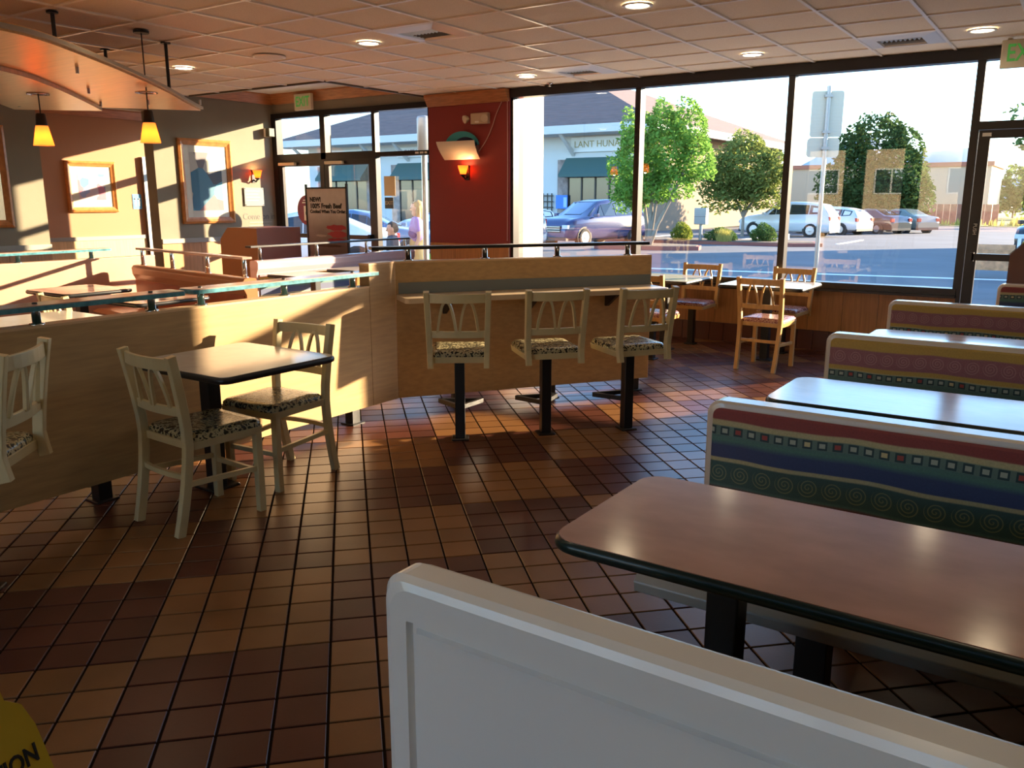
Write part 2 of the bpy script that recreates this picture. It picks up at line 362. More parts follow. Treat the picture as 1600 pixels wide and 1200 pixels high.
# left entrance: two leaves, transoms and a side light
d2=sroot('door_2',0)
frame_bar(d2,XL+.0,XL+.1,0,2.66); frame_bar(d2,-9.17,-9.07,2.06,2.66); frame_bar(d2,-8.175,-8.115,0,2.66,YW-.03,YW+.06); frame_bar(d2,-7.19,-7.14,0,2.66)
frame_bar(d2,XL,-7.14,2.66,2.73); frame_bar(d2,XL+.1,-8.175,2.045,2.15); frame_bar(d2,-8.115,-7.19,2.07,2.13); frame_bar(d2,-8.115,-7.19,0,.1)
for a,b in ((XL+.1,-9.17),(-9.07,-8.175)):
    pane(d2,a,b,2.15,2.66)
pane(d2,-8.115,-7.19,2.13,2.66); pane(d2,-8.115,-7.19,.1,2.07)
for a,b in ((XL+.1,-9.125),(-9.115,-8.175)):
    lf=MB().box(a,a+.085,YW-.02,YW+.03,.02,2.045).box(b-.085,b,YW-.02,YW+.03,.02,2.045).box(a+.085,b-.085,YW-.02,YW+.03,1.975,2.045).box(a+.085,b-.085,YW-.02,YW+.03,.02,.2).build('door_leaf',m_frame,d2)
    pane(lf,a+.085,b-.085,.2,1.975,YW+.005)
    MB().box(a+.05,b-.05,YW-.10,YW-.05,.955,1.015).box(a+.04,a+.07,YW-.10,YW-.02,.945,1.025).box(b-.07,b-.04,YW-.10,YW-.02,.945,1.025).build('push_bar',m_frame,lf)
    MB().box(a+.06,a+.4,YW-.08,YW-.03,1.99,2.03).build('door_closer',mat('beige_metal',(.6,.5,.33),.4),d2)
# hall window and back windows
w3=sroot('window_2',0)
frame_bar(w3,-12.0,-11.94,0,2.7); frame_bar(w3,XL-.26,XL-.2,0,2.7); frame_bar(w3,-12.0,XL-.2,2.66,2.78); frame_bar(w3,-12.0,XL-.2,0,.1); frame_bar(w3,-12.0,XL-.2,2.05,2.13)
pane(w3,-11.94,XL-.26,.1,2.05); pane(w3,-11.94,XL-.26,2.13,2.66)
w4=sroot('window_3',0)
for a,b in RW:
    frame_bar(w4,a,a+.04,.35,2.72,YB-.15,YB-.05); frame_bar(w4,b-.04,b,.35,2.72,YB-.15,YB-.05)
    frame_bar(w4,a,b,.35,.39,YB-.15,YB-.05); frame_bar(w4,a,b,2.68,2.72,YB-.15,YB-.05)
    pane(w4,a+.04,b-.04,.39,2.68,YB-.1)
# hall door with metal frame
d3=sroot('door_3',0)
MB().box(-12.0,-11.94,7.72,7.80,0,2.06).box(-12.0,-11.94,8.62,8.70,0,2.06).box(-12.0,-11.94,7.72,8.70,2.06,2.13).build('door_frame',m_alu,d3)
MB().box(-12.0,-11.97,7.80,8.62,.01,2.06).build('door_slab',mat('hall_door',(.45,.28,.15),.4,noise=(4,.15,(8,8,.6))),d3)
MB().box(-11.97,-11.93,7.86,7.9,.95,1.15).build('door_handle',m_chrome,d3)
# ================================================================ furniture materials
m_cream=mat('cream_wood',(.57,.47,.25),.38,noise=(8,.06))
m_beech=mat('beech_wood',(.62,.37,.13),.36,noise=(6,.12,(6,6,1)))
m_top_pale=mat('pale_laminate',(.62,.56,.48),.13,noise=(12,.05),spec=.8)
m_top_pink=mat('rose_laminate',(.50,.29,.22),.15,noise=(5,.14,(1,1.6,1)),spec=.8)
m_edge=mat('black_vinyl_edge',(.012,.013,.015),.35)
m_edgeg=mat('green_vinyl_edge',(.008,.028,.026),.28)
m_shell=mat('ivory_fibreglass',(.80,.79,.73),.22,spec=.6)
m_shell_tan=mat('sand_fibreglass',(.66,.58,.48),.18,spec=.7)
m_seat_shell=mat('grey_fibreglass',(.42,.41,.36),.3)
m_teal=mat('teal_edge',(.07,.24,.30),.3,noise=(30,.35,(1,1,1)))
m_railtop=mat('rose_rail_top',(.50,.33,.27),.2,noise=(5,.1))
m_bluegrey=mat('blue_grey_laminate',(.17,.19,.18),.4)
m_counter=mat('cream_counter',(.55,.42,.28),.3)
def leafprint(name,dark,light,scale=42):
    g=NG(name,.24,.5); n=g.noise(scale,detail=1); n2=g.noise(scale*.5,detail=2)
    f=g.op('ABSOLUTE',g.op('SUBTRACT',n,.5)); f2=g.op('ABSOLUTE',g.op('SUBTRACT',n2,.52))
    k=g.op('GREATER_THAN',f,.05); k2=g.op('GREATER_THAN',f2,.03)
    return g.out(g.mix(g.op('MULTIPLY',k,k2),light,dark))
m_leaf=leafprint('leaf_print_vinyl',(.020,.020,.016),(.42,.36,.20))
m_redseat=leafprint('red_print_vinyl',(.17,.030,.030),(.50,.30,.24),60)
def band_print(name,kind):
    """striped print of the booth backs, in the panel's own coordinates (z in metres)"""
    g=NG(name,.5,.4)
    wob=g.op('MULTIPLY',g.op('SUBTRACT',g.noise(3.2,detail=1),.5),.03)
    z=g.op('ADD',g.z,wob)
    f=g.op('DIVIDE',g.op('SUBTRACT',.835,z),.40)          # 0 at the top, 1 at .40 m below
    cream=(.55,.48,.25); red=(.30,.05,.045); teal=(.09,.19,.17); green=(.09,.22,.17); navy=(.045,.065,.16); dkg=(.05,.12,.11); yel=(.55,.36,.07); mauve=(.33,.13,.15); dred=(.17,.025,.025)
    if kind=='a':
        st=[(0,red),(.085,red),(.095,cream),(.13,cream),(.14,teal),(.20,teal),(.25,green),(.30,navy),(.40,navy),(.405,cream),(.43,cream),(.44,dkg),(.62,dkg),(.64,teal),(.665,dred),(1,dred)]
        s0,sh=.835-.40*.175,.0145; q0,qp=.835-.40*.53,.072
    else:
        st=[(0,yel),(.10,yel),(.115,mauve),(.31,mauve),(.32,yel),(.36,yel),(.375,cream),(.38,teal),(.50,teal),(.60,green),(.66,navy),(.80,navy),(.81,cream),(.84,dkg),(1,dkg)]
        s0,sh=.835-.40*.42,.0145; q0,qp=.835-.40*.20,.072
    c=g.ramp(f,st)
    tex=g.noise(160,detail=1); c=g.mix(g.op('MULTIPLY',tex,.35),c,(.02,.02,.02))
    # row of little framed squares
    px=.044; u=g.op('ABSOLUTE',g.op('SUBTRACT',g.op('FRACT',g.op('DIVIDE',g.op('ADD',g.x,g.op('MULTIPLY',wob,.5)),px)),.5))
    v=g.op('ABSOLUTE',g.op('DIVIDE',g.op('SUBTRACT',z,s0),sh))
    cell=g.op('FLOOR',g.op('DIVIDE',g.x,px)); wn=g.t.nodes.new('ShaderNodeTexWhiteNoise'); wn.noise_dimensions='1D'; g.t.links.new(cell,wn.inputs['W'])
    inner=g.op('MULTIPLY',g.op('LESS_THAN',u,.20),g.op('LESS_THAN',v,.5)); outer=g.op('MULTIPLY',g.op('LESS_THAN',u,.33),g.op('LESS_THAN',v,.95))
    band=g.op('LESS_THAN',v,1.05)
    sq=g.ramp(wn.outputs['Value'],[(0,(.36,.40,.32)),(.55,(.34,.36,.30)),(.56,(.34,.06,.05)),(.8,(.34,.06,.05)),(.81,cream)],'CONSTANT')
    c=g.mix(g.op('MULTIPLY',band,.55),c,(.14,.20,.16)); c=g.mix(outer,c,(.02,.05,.055)); c=g.mix(inner,c,sq)
    # spirals
    su=g.op('SUBTRACT',g.op('FRACT',g.op('DIVIDE',g.x,qp)),.5); sv=g.op('DIVIDE',g.op('SUBTRACT',z,q0),qp)
    r=g.op('SQRT',g.op('ADD',g.op('MULTIPLY',su,su),g.op('MULTIPLY',sv,sv))); an=g.op('ARCTAN2',sv,su)
    sp=g.op('GREATER_THAN',g.op('SINE',g.op('ADD',g.op('MULTIPLY',r,40.0),an)),.55); sp=g.op('MULTIPLY',sp,g.op('LESS_THAN',r,.43))
    c=g.mix(g.op('MULTIPLY',sp,.38),c,(.42,.42,.20) if kind=='a' else (.58,.36,.34))
    return g.out(c)
m_printA=band_print('striped_print','a'); m_printB=band_print('mauve_print','b')

# ================================================================ chairs
def make_chair(kind, wood, seatmat, label, cat, loc, rz, group):
    """kind: 'legs' four-legged chair, 'post' chair on a floor post, 'bar' higher one with foot rest"""
    dz=.135 if kind=='bar' else 0.0; hw=.172 if kind=='bar' else .185
    t=thing({'legs':'dining_chair','post':'pedestal_chair','bar':'bar_stool'}[kind],label,cat,loc,rz,group)
    zs=.45+dz
    for s in (-1,1):
        pts=[]
        z0=0.0 if kind=='legs' else zs-.085
        for k in range(11):
            z=z0+(.835+dz-z0)*k/10
            if z<zs: y=-.195-.07*((zs-z)/zs)**1.6 if kind=='legs' else -.195-.02*((zs-z)/.1)
            else: y=-.195-.06*((z-zs)/.4)**1.3
            pts.append((s*(hw+.012*(z-zs)/.4),y,z))
        MB().tube(pts,.02,sq=(.017,.021)).build('back_post',wood,t,bevel=.004)
    def bow(z,h,nm,x=.178,dep=.03):
        y0=-.195-.06*(max(0,z-zs)/.4)**1.3; pts=[]
        rs=[]
        for k in range(9):
            u=-1+2*k/8; yy=y0-dep*(1-u*u)
            rs.append([(u*x,yy-.009,z-h/2),(u*x,yy+.009,z-h/2),(u*x,yy+.009,z+h/2),(u*x,yy-.009,z+h/2)])
        return MB().rings(rs).build(nm,wood,t,bevel=.003)
    bow(zs+.345,.055,'top_rail',hw); bow(zs+.125,.042,'lower_rail',hw-.005,.02)
    for s in (-1,1):
        pts=[]
        for k in range(15):
            a=-1+2*k/14; x=s*.066+a*.056; z=zs+.14+.186*(1-abs(a)**2.4)
            y=-.195-.06*((z-zs)/.4)**1.3-.026*(1-(x/.18)**2)
            pts.append((x,y,z))
        MB().tube(pts,.007,sq=(.0075,.0075)).build('arch',wood,t)
    # seat frame and cushion
    MB().rings([[(x,y,zs-.055) for x,y in rrect(-hw-.010,hw+.010,-.19,.205,.03)],[(x,y,zs-.02) for x,y in rrect(-hw-.015,hw+.015,-.19,.21,.03)]]).build('seat_frame',wood,t)
    rs=[]
    for i,z in ((0,zs-.02),(0,zs-.002),(.012,zs+.012),(.05,zs+.016)): rs.append([(x,y,z) for x,y in rrect(-hw-.01+i,hw+.01-i,-.18+i,.21-i,.045)])
    MB().rings(rs,smooth=True).build('seat_cushion',seatmat,t)
    if kind=='legs':
        for s in (-1,1):
            MB().tube([(s*.178,.175,0),(s*.178,.175,zs-.03)],.02,sq=(.018,.018)).build('front_leg',wood,t,bevel=.004)
            MB().tube([(s*.185,-.215,.24),(s*.178,.175,.22)],.01,sq=(.009,.012)).build('stretcher',wood,t)
        pts=[(-.18+.36*k/8,-.205-.02*(1-(k/4-1)**2),.27) for k in range(9)]
        MB().tube(pts,.01,sq=(.009,.012)).build('stretcher',wood,t)
        MB().tube([(-.178,.175,.2),(.178,.175,.2)],.01,sq=(.009,.012)).build('stretcher',wood,t)
    else:
        MB().box(-.032,.032,-.032,.032,.01,zs-.05).build('post',m_black,t,bevel=.004)
        MB().box(-.11,.11,-.11,.11,zs-.068,zs-.054).build('mounting_plate',m_black,t)
        MB().cbox(-.055,.055,-.055,.055,0,.012,.004).build('floor_plate',m_black,t)
    if kind=='bar':
        for a,b in (((0,.03),(-.14,.22)),((0,.03),(.14,.22)),((-.14,.22),(.14,.22))):
            MB().tube([(a[0],a[1],.2),(b[0],b[1],.2)],.01,sq=(.012,.014)).build('foot_rest_bar',m_black,t)
    return t
make_chair('legs',m_cream,m_leaf,'cream chair with its back to us at the square aisle table','chair',(-3.405,2.39,0),R(-3),'chairs at the aisle table')
make_chair('legs',m_cream,m_leaf,'cream chair on the far side of the square aisle table, facing us','chair',(-3.545,2.95,0),R(184),'chairs at the aisle table')
make_chair('bar',m_cream,m_leaf,'cream stool cut off by the left picture edge, swivelled away','stool',(-3.41,1.365,0),R(131),'arch-backed stools')
make_chair('bar',m_cream,m_leaf,'leftmost of the three bar stools at the maple counter, seen square from behind','stool',(-3.175,4.115,0),R(36),'arch-backed stools')
make_chair('bar',m_cream,m_leaf,'middle of the three bar stools at the maple counter','stool',(-2.79,4.525,0),R(48),'arch-backed stools')
make_chair('bar',m_cream,m_leaf,'rightmost bar stool at the maple counter, its seat catching blue window light','stool',(-2.40,4.925,0),R(55),'arch-backed stools')
make_chair('legs',m_beech,m_redseat,'beech chair with its back to us at the right-hand window table','chair',(-2.30,7.57,0),R(-3),'beech chairs by the windows')
make_chair('post',m_beech,m_redseat,'beech pedestal chair behind the right-hand window table','chair',(-2.394,8.36,0),R(176),'beech chairs by the windows')
make_chair('post',m_beech,m_redseat,'beech pedestal chair behind the left-hand window table, back to the glass','chair',(-3.355,8.38,0),R(180),'beech chairs by the windows')
make_chair('post',m_beech,m_redseat,'beech chair half hidden by the end of the maple counter wall','chair',(-3.33,7.33,0),R(0),'beech chairs by the windows')
make_chair('legs',m_beech,m_leaf,'beech chair at the far left edge behind the railing','chair',(-6.62,2.80,0),R(-62),'chairs behind the railing')
make_chair('legs',m_cream,m_leaf,'pale chair behind the railing, in front of the rose topped table','chair',(-6.08,3.385,0),R(-4),'chairs behind the railing')
make_chair('legs',m_beech,m_redseat,'beech chair showing its arches just behind the high end of the counter wall','chair',(-5.80,5.98,0),R(75),'chairs behind the railing')

# ================================================================ tables
def table(label,x0,x1,y0,y1,top,edge,posts,z=.74,rad=.05,group=None,foot=.18,loc=None):
    cx,cy=(x0+x1)/2,(y0+y1)/2
    t=thing('table',label,'table',(cx,cy,0),0,group)
    hx,hy=(x1-x0)/2,(y1-y0)/2
    # bullnose edge
    rs=[]
    for i,zz in ((.010,z-.034),(.002,z-.028),(0,z-.018),(.002,z-.008),(.008,z-.002)): rs.append([(x,y,zz) for x,y in rrect(-hx+i,hx-i,-hy+i,hy-i,rad)])
    MB().rings(rs,smooth=True).build('edge_band',edge,t)
    MB().rings([[(x,y,z-.004) for x,y in rrect(-hx+.009,hx-.009,-hy+.009,hy-.009,rad-.006)],[(x,y,z) for x,y in rrect(-hx+.009,hx-.009,-hy+.009,hy-.009,rad-.006)]]).build('table_top',top,t)
    for px,py in posts:
        px-=cx; py-=cy
        MB().box(px-.038,px+.038,py-.038,py+.038,.008,z-.034).build('post',m_black,t,bevel=.005)
        MB().cbox(px-.085,px+.085,py-.085,py+.085,0,.012,.005).build('floor_plate',m_black,t)
    return t
table('square pale table with black edge against the maple partition in the aisle',-3.76,-3.03,2.245,2.94,m_top_pale,m_edge,[(-3.70,2.66)],group='dining tables')
table('right-hand square table by the big window, its top mirroring the sky',-2.76,-1.98,7.45,8.14,m_top_pale,m_edge,[(-2.423,7.93)],group='dining tables')
table('left-hand square table by the big window beside the counter wall',-3.80,-3.08,7.50,8.24,m_top_pale,m_edge,[(-3.45,7.9)],group='dining tables')
table('rose topped square table behind the railing at far left',-7.55,-6.88,3.64,4.26,m_top_pink,m_edge,[(-7.2,3.95)],group='tables behind the railing')
table('square table behind the railing below the red booth',-6.48,-5.80,3.60,4.26,m_top_pink,m_edge,[(-6.14,3.93)],group='tables behind the railing')
table('table corner showing just above the maple partition cap at left',-5.90,-5.22,2.44,3.12,m_top_pale,m_edge,[(-5.55,2.78)],group='tables behind the railing')
table('small tan table in front of the purple booth, nearer one',-7.05,-6.50,5.84,6.36,m_top_pale,m_edge,[(-6.58,6.1)],group='tables behind the railing')
table('small tan table in front of the purple booth, farther one',-7.05,-6.50,6.68,7.16,m_top_pale,m_edge,[(-6.58,6.92)],group='tables behind the railing')
BX0,BX1=-.97,.80
table('long rose booth table in the right foreground with dark green edge',-.955,.78,1.545,2.11,m_top_pink,m_edgeg,[(-.60,1.80),(.35,1.80)],rad=.07,group='booth tables')
table('long booth table behind the nearest striped booth, bright with sky glare',-.98,.78,3.20,3.72,m_top_pink,m_edgeg,[(-.60,3.45),(.35,3.45)],rad=.07,group='booth tables')
table('long booth table between the two mauve striped booths farther back',-.98,.78,4.86,5.40,m_top_pink,m_edgeg,[(-.60,5.12),(.35,5.12)],rad=.07,group='booth tables')
table('booth table in front of the farthest striped booth near the door',-.40,.78,6.55,7.05,m_top_pink,m_edgeg,[(.2,6.8)],rad=.07,group='booth tables')

# ================================================================ booths
def booth(name,label,y,x0,x1,front=True,back=True,pr=m_printA,shell=m_shell_tan,h=.86,group='fibreglass booths'):
    """double bench: front = seat on the camera side, back = seat on the window side"""
    cx=(x0+x1)/2; hx=(x1-x0)/2
    t=thing(name,label,'booth',(cx,y,0),0,group)
    # shell: rounded slab lofted through its thickness
    rs=[]
    for yy,i in ((-.045,.018),(-.042,.007),(-.032,.0),(.032,.0),(.042,.007),(.045,.018)):
        rs.append([(x,yy,z) for x,z in rrect(-hx+i,hx-i,.40,h-i,.045)])
    MB().rings(rs,smooth=False).build('shell',shell,t,bevel=.003)
    for s,on in ((-1,front),(1,back)):
        if on:
            rs=[]
            for k,i in ((-.002,0),(.002,0),(.006,.008)): rs.append([(x,s*(.045+k),z) for x,z in rrect(-hx+.024+i,hx-.024-i,.44,h-.022-i,.026)])
            MB().rings(rs if s<0 else rs).build('backrest_panel',pr,t)
            # seat slab with rolled front
            y0,y1=(s*.06,s*.55)
            pts=[(s*.05,.40),(s*.05,.46),(s*.14,.44),(s*.44,.455),(s*.53,.445),(s*.56,.42),(s*.55,.385),(s*.50,.375),(s*.1,.375)]
            MB().prism_x(pts,-hx,hx).build('seat',m_seat_shell,t,bevel=.006)
        else:
            i=.0
            # plain recessed field on the back of an end unit
            rs=[[(x,s*.0455,z) for x,z in rrect(-hx+.06,hx-.06,.44,h-.085,.012)],[(x,s*.0452,z) for x,z in rrect(-hx+.066,hx-.066,.446,h-.091,.010)]]
    for px in (-hx+.45,hx-.35):
        for s,on in ((-1,front),(1,back)):
            if on:
                MB().box(px-.045,px+.045,s*.27-.045,s*.27+.045,.01,.375).build('pedestal',m_black,t,bevel=.004)
                MB().cbox(px-.08,px+.08,s*.27-.08,s*.27+.08,0,.012,.005).build('floor_plate',m_black,t)
    return t
def end_booth():
    x0,x1,y,h=-.955,.80,1.045,.865; cx=(x0+x1)/2; hx=(x1-x0)/2
    t=thing('end_booth','ivory back of the nearest booth filling the bottom right foreground','booth',(cx,y,0),0,'fibreglass booths')
    def loop(yy,i,b=.05): return [(x,yy,z) for x,z in rrect(-hx+i,hx-i,b,h-i,.045,7)]
    def inn(yy,i): return [(x,yy,z) for x,z in rrect(-hx+i,hx-i,.11,h-i-.02,.004,7)]
    # camera side: border, groove, raised field; then rounded top over to the seat side
    rs=[inn(-.040,.078),inn(-.033,.072),inn(-.033,.064),inn(-.045,.058)]
    rs+= [loop(-.045,.022),loop(-.040,.009),loop(-.028,.0),loop(.022,0),loop(.036,.006),loop(.045,.022)]
    b=MB().rings(rs,cap=True,smooth=False).build('shell',m_shell,t,bevel=.004)
    rs=[]
    for k,i in ((0,0),(.006,0),(.014,.012)): rs.append([(x,.045+k,z) for x,z in rrect(-hx+.024+i,hx-.024-i,.44,h-.022-i,.026)])
    MB().rings(rs).build('backrest_panel',m_printA,t)
    pts=[(.05,.40),(.05,.46),(.14,.44),(.36,.455),(.43,.445),(.46,.42),(.45,.385),(.40,.375),(.1,.375)]
    MB().prism_x(pts,-hx,hx).build('seat',m_seat_shell,t,bevel=.006)
    for px in (-hx+.45,hx-.35):
        MB().box(px-.045,px+.045,.2,.29,.01,.375).build('pedestal',m_black,t,bevel=.004)
        MB().cbox(px-.08,px+.08,.165,.325,0,.012,.005).build('floor_plate',m_black,t)
end_booth()
booth('booth','striped booth back just behind the foreground table, red band on top',2.62,-.965,.80,pr=m_printA)
booth('booth','mauve and yellow striped booth back, second one behind the foreground table',4.30,-1.0,.80,pr=m_printB)
booth('booth','mauve striped booth back, third one toward the window',5.98,-1.02,.80,pr=m_printB,h=.855)
booth('booth','short striped booth farthest back beside the right door',7.60,-.52,.80,back=False,pr=m_printA)
# brown end panel beside the door
t=thing('brown_panel','brown half wall with a clipped corner beside the right-hand door','partition',(-.49,7.95,0))
MB().prism_y([(0,0),(1.29,0),(1.29,1.30),(.22,1.30),(0,1.065)],0,.06).build('panel',mat('brown_laminate',(.16,.065,.038),.45),t,bevel=.004)
MB().prism_y([(-.004,1.063),(.22,1.30),(1.29,1.30),(1.29,1.304),(.217,1.304),(-.008,1.066)],-.003,.063).build('edge_trim',mat('brown_trim',(.12,.05,.03),.4),t)

# ================================================================ partitions with railings
t=thing('partition','long low maple partition with railing, running along the aisle at left','partition',(-4.015,0,0))
MB().box(-.045,.045,-1.0,4.16,.1,.918).build('panel',m_maple,t)
MB().box(-.045,.045,4.164,4.42,.1,1.068).build('end_panel',m_maple,t)
MB().box(-.047,.047,-1.0,4.16,.918,.93).build('top_cap',m_maplecap,t)
MB().box(-.047,.047,4.162,4.43,1.068,1.08).build('top_cap',m_maplecap,t)
for y in (.4,2.2,4.0):
    MB().box(-.035,.035,y-.035,y+.035,.0,.1).build('leg',m_black,t)
    MB().cbox(-.06,.06,y-.06,y+.06,0,.01,.004).build('foot_plate',m_black,t)
for y0,y1 in ((-1.0,2.735),(2.79,4.24)):
    b=MB().prism(rrect(-.08,.075,y0,y1,.02),1.0,1.022).build('rail_board',m_teal,t,bevel=.003)
    MB().prism(rrect(-.078,.073,y0+.002,y1-.002,.018),1.022,1.026).build('rail_top',m_railtop,b)
for y in (.1,1.0,1.98,2.573,2.874,3.466,4.05):
    p=MB().lathe([(.034,.93),(.034,.936),(.02,.938),(.02,1.0)],14,(0,y)).build('rail_post',m_chrome,t)
    MB().lathe([(.012,1.026),(.012,1.032),(.006,1.034)],10,(0,y)).build('bolt_cap',m_black,p)
dP=Vector((.579,.815,0)).normalized(); aP=math.atan2(dP.y,dP.x)
t=thing('counter_partition','tall maple counter wall with shelf, blue grey band and black railing','partition',(-3.97,4.425,0),aP)
# local x along the wall, local -y towards the stools
MB().box(0,2.035,0,.09,.1,1.068).build('panel',m_maple,t)
MB().box(-.0,2.037,-.002,.092,1.068,1.08).build('top_cap',m_maplecap,t)
MB().box(2.035,2.04,0,.09,.1,1.068).build('edge_strip',m_maplecap,t)
MB().box(.02,2.03,-.006,0,.852,.93).build('blue_band',m_bluegrey,t)
MB().prism(rrect(.0,2.03,-.30,.0,.03),.815,.85).build('counter_shelf',m_counter,t,bevel=.008)
for x in (.35,1.0,1.65): MB().prism_x([(0,.815),(-.20,.815),(-.20,.80),(-.03,.70),(0,.70)],x-.012,x+.012).build('shelf_bracket',m_black,t)
for x in (.45,1.2,1.93):
    MB().box(x-.035,x+.035,.01,.08,0,.1).build('leg',m_black,t)
    MB().cbox(x-.06,x+.06,-.015,.105,0,.01,.004).build('foot_plate',m_black,t)
MB().box(-.16,2.02,.0,.12,1.158,1.18).build('rail_board',m_black,t,bevel=.004)
for x in (.11,.683,1.259,1.856): MB().lathe([(.034,1.08),(.034,1.086),(.02,1.088),(.02,1.158)],14,(x,.06)).build('rail_post',m_chrome,t)
# salmon partition farther left
m_salmon=mat('salmon_laminate',(.56,.30,.20),.4,noise=(4,.06))
t=thing('partition','salmon low partition in full sun at far left with teal railing','partition',(-8.15,0,0))
MB().box(-.05,.05,.5,5.28,.05,.918).build('panel',m_salmon,t)
MB().box(-.052,.052,.5,5.28,.918,.93).build('top_cap',mat('salmon_edge',(.62,.36,.25),.4),t)
b=MB().prism(rrect(-.08,.075,.5,4.80,.02),1.0,1.022).build('rail_board',m_teal,t)
MB().prism(rrect(-.078,.073,.502,4.798,.018),1.022,1.026).build('rail_top',m_railtop,b)
for y in (1.5,2.5,3.92,4.62): MB().lathe([(.034,.93),(.034,.936),(.02,.938),(.02,1.0)],14,(0,y)).build('rail_post',m_chrome,t)
# booths behind the railing
def simple_booth(label,p0,p1,h,pr,shell,rail,posts,seat=-1,rz_=1.03):
    p0=Vector(p0); p1=Vector(p1); L=(p1-p0).length; a=math.atan2(p1.y-p0.y,p1.x-p0.x)
    t=thing('booth',label,'booth',(p0.x,p0.y,0),a,'booths behind the railing')
    prof=[(-.05,.05),(-.05,h-.14),(-.075,h-.09),(-.08,h-.03),(-.06,h-.005),(-.02,h),(.04,h-.005),(.05,h-.03),(.05,.05)]
    MB().prism_x(prof,0,L).build('shell',shell,t,bevel=.006)
    o=MB().box(.03,L-.03,-.062,-.05,.48,h-.15).build('backrest_panel',pr,t)
    MB().prism_x([(-.05,.385),(-.05,.46),(-.14,.44),(-.44,.455),(-.50,.43),(-.48,.385)],0,L).build('seat',shell,t,bevel=.006)
    for x in (.3,L-.3): MB().box(x-.04,x+.04,-.3,-.22,0,.385).build('pedestal',m_black,t)
    MB().box(rail[0],rail[1],-.045,.045,rz_-.02,rz_).build('rail_board',m_black if rail[2] else m_railtop,t,bevel=.003)
    for x in posts: MB().lathe([(.03,h-.004),(.03,h+.004),(.018,h+.006),(.018,rz_-.02)],12,(x,0)).build('rail_post',m_chrome,t)
    return t
m_rust=mat('rust_vinyl',(.34,.075,.03),.35,noise=(6,.15))
m_wood_shell=mat('rust_shell',(.46,.20,.09),.28)
simple_booth('rust red booth behind the railing, lit by the low sun',(-7.92,4.98,0),(-5.75,4.62,0),.86,m_rust,m_wood_shell,(.05,2.15,0),(.1,.75,1.45,2.1))
m_lilac=mat('lilac_shell',(.42,.33,.36),.2,spec=.6)
simple_booth('long lilac booth with black rail in front of the left entrance',(-7.18,5.80,0),(-7.18,8.30,0),.88,m_printB,m_lilac,(-.05,2.45,1),(.1,.9,1.7,2.4))
# waste cabinet
t=thing('waste_cabinet','salmon waste cabinet with a clipped corner near the left entrance','cabinet',(-8.98,7.41,0))
MB().prism_y([(-.36,.06),(.36,.06),(.36,1.15),(-.2,1.15),(-.36,1.0)],-.36,-.354).build('end_panel',mat('orange_laminate',(.50,.20,.07),.4),t)
MB().prism_y([(-.36,.06),(.36,.06),(.36,1.15),(-.2,1.15),(-.36,1.0)],-.354,.36).build('body',mat('rose_brown_laminate',(.33,.15,.12),.45),t)
MB().box(-.33,.33,-.33,.33,0,.06).build('plinth',m_black,t)
# ================================================================ ceiling fittings
m_lens=emat('lamp_lens',(1.0,.86,.62),9.0)
DL=[(-2.71,5.54,'ceiling downlight at the very top edge, above the maple counter'),(-5.2,5.55,'ceiling downlight left of the nearest ceiling vent'),(-.857,7.82,'ceiling downlight at top right near the exit sign'),
    (-2.71,7.92,'ceiling downlight above the big window, right of the middle vent'),(-5.16,7.93,'ceiling downlight near the dark red pier, left of the middle vent'),(-7.69,5.52,'ceiling downlight behind the thin rod of the hanging canopy'),
    (-.2,5.5,'ceiling downlight above the striped booths, out of the picture'),(-2.7,3.1,'ceiling downlight above the aisle'),(-5.2,3.1,'ceiling downlight above the tables behind the railing'),(-7.7,3.1,'ceiling downlight by the salmon partition'),
    (-.2,3.1,'ceiling downlight above the foreground table'),(-2.7,.7,'ceiling downlight behind the viewer at left'),(-.2,.7,'ceiling downlight above the viewer'),(-2.7,-1.8,'ceiling downlight at the rear of the room'),(-5.2,.7,'ceiling downlight left rear of the room')]
def downlight(x,y,label):
    t=thing('downlight',label,'light',(x,y,ZC),0,'recessed downlights')
    MB().lathe([(.105,-.001),(.105,-.008),(.095,-.012),(.080,-.008),(.078,-.001)],24,cap=False).build('trim_ring',m_tbar,t)
    MB().lathe([(.079,-.004),(.06,-.007),(.001,-.008)],24,cap=False).build('lens',m_lens,t)
    l=bpy.data.lights.new('lamp','AREA'); l.shape='DISK'; l.size=.15; l.energy=DLW; l.color=(1.0,.74,.44); l.spread=R(150)
    lo=bpy.data.objects.new('lamp',l); link(lo,t); lo.location=(0,0,-.016)
DLW=1.0
for x,y,lb in DL: downlight(x,y,lb)
t=thing('ceiling_speaker','round cream ceiling speaker between the canopy and the nearest vent','speaker',(-6.44,5.54,ZC))
MB().lathe([(.15,-.001),(.15,-.01),(.135,-.016),(.128,-.012)],28,cap=False).build('rim',m_tbar,t)
MB().lathe([(.13,-.011),(.08,-.02),(.001,-.024)],28,cap=False).build('grille',mat('speaker_mesh',(.80,.74,.66),.6,noise=(300,.3)),t)
m_vent=mat('vent_metal',(.80,.76,.70),.3,metal=.15)
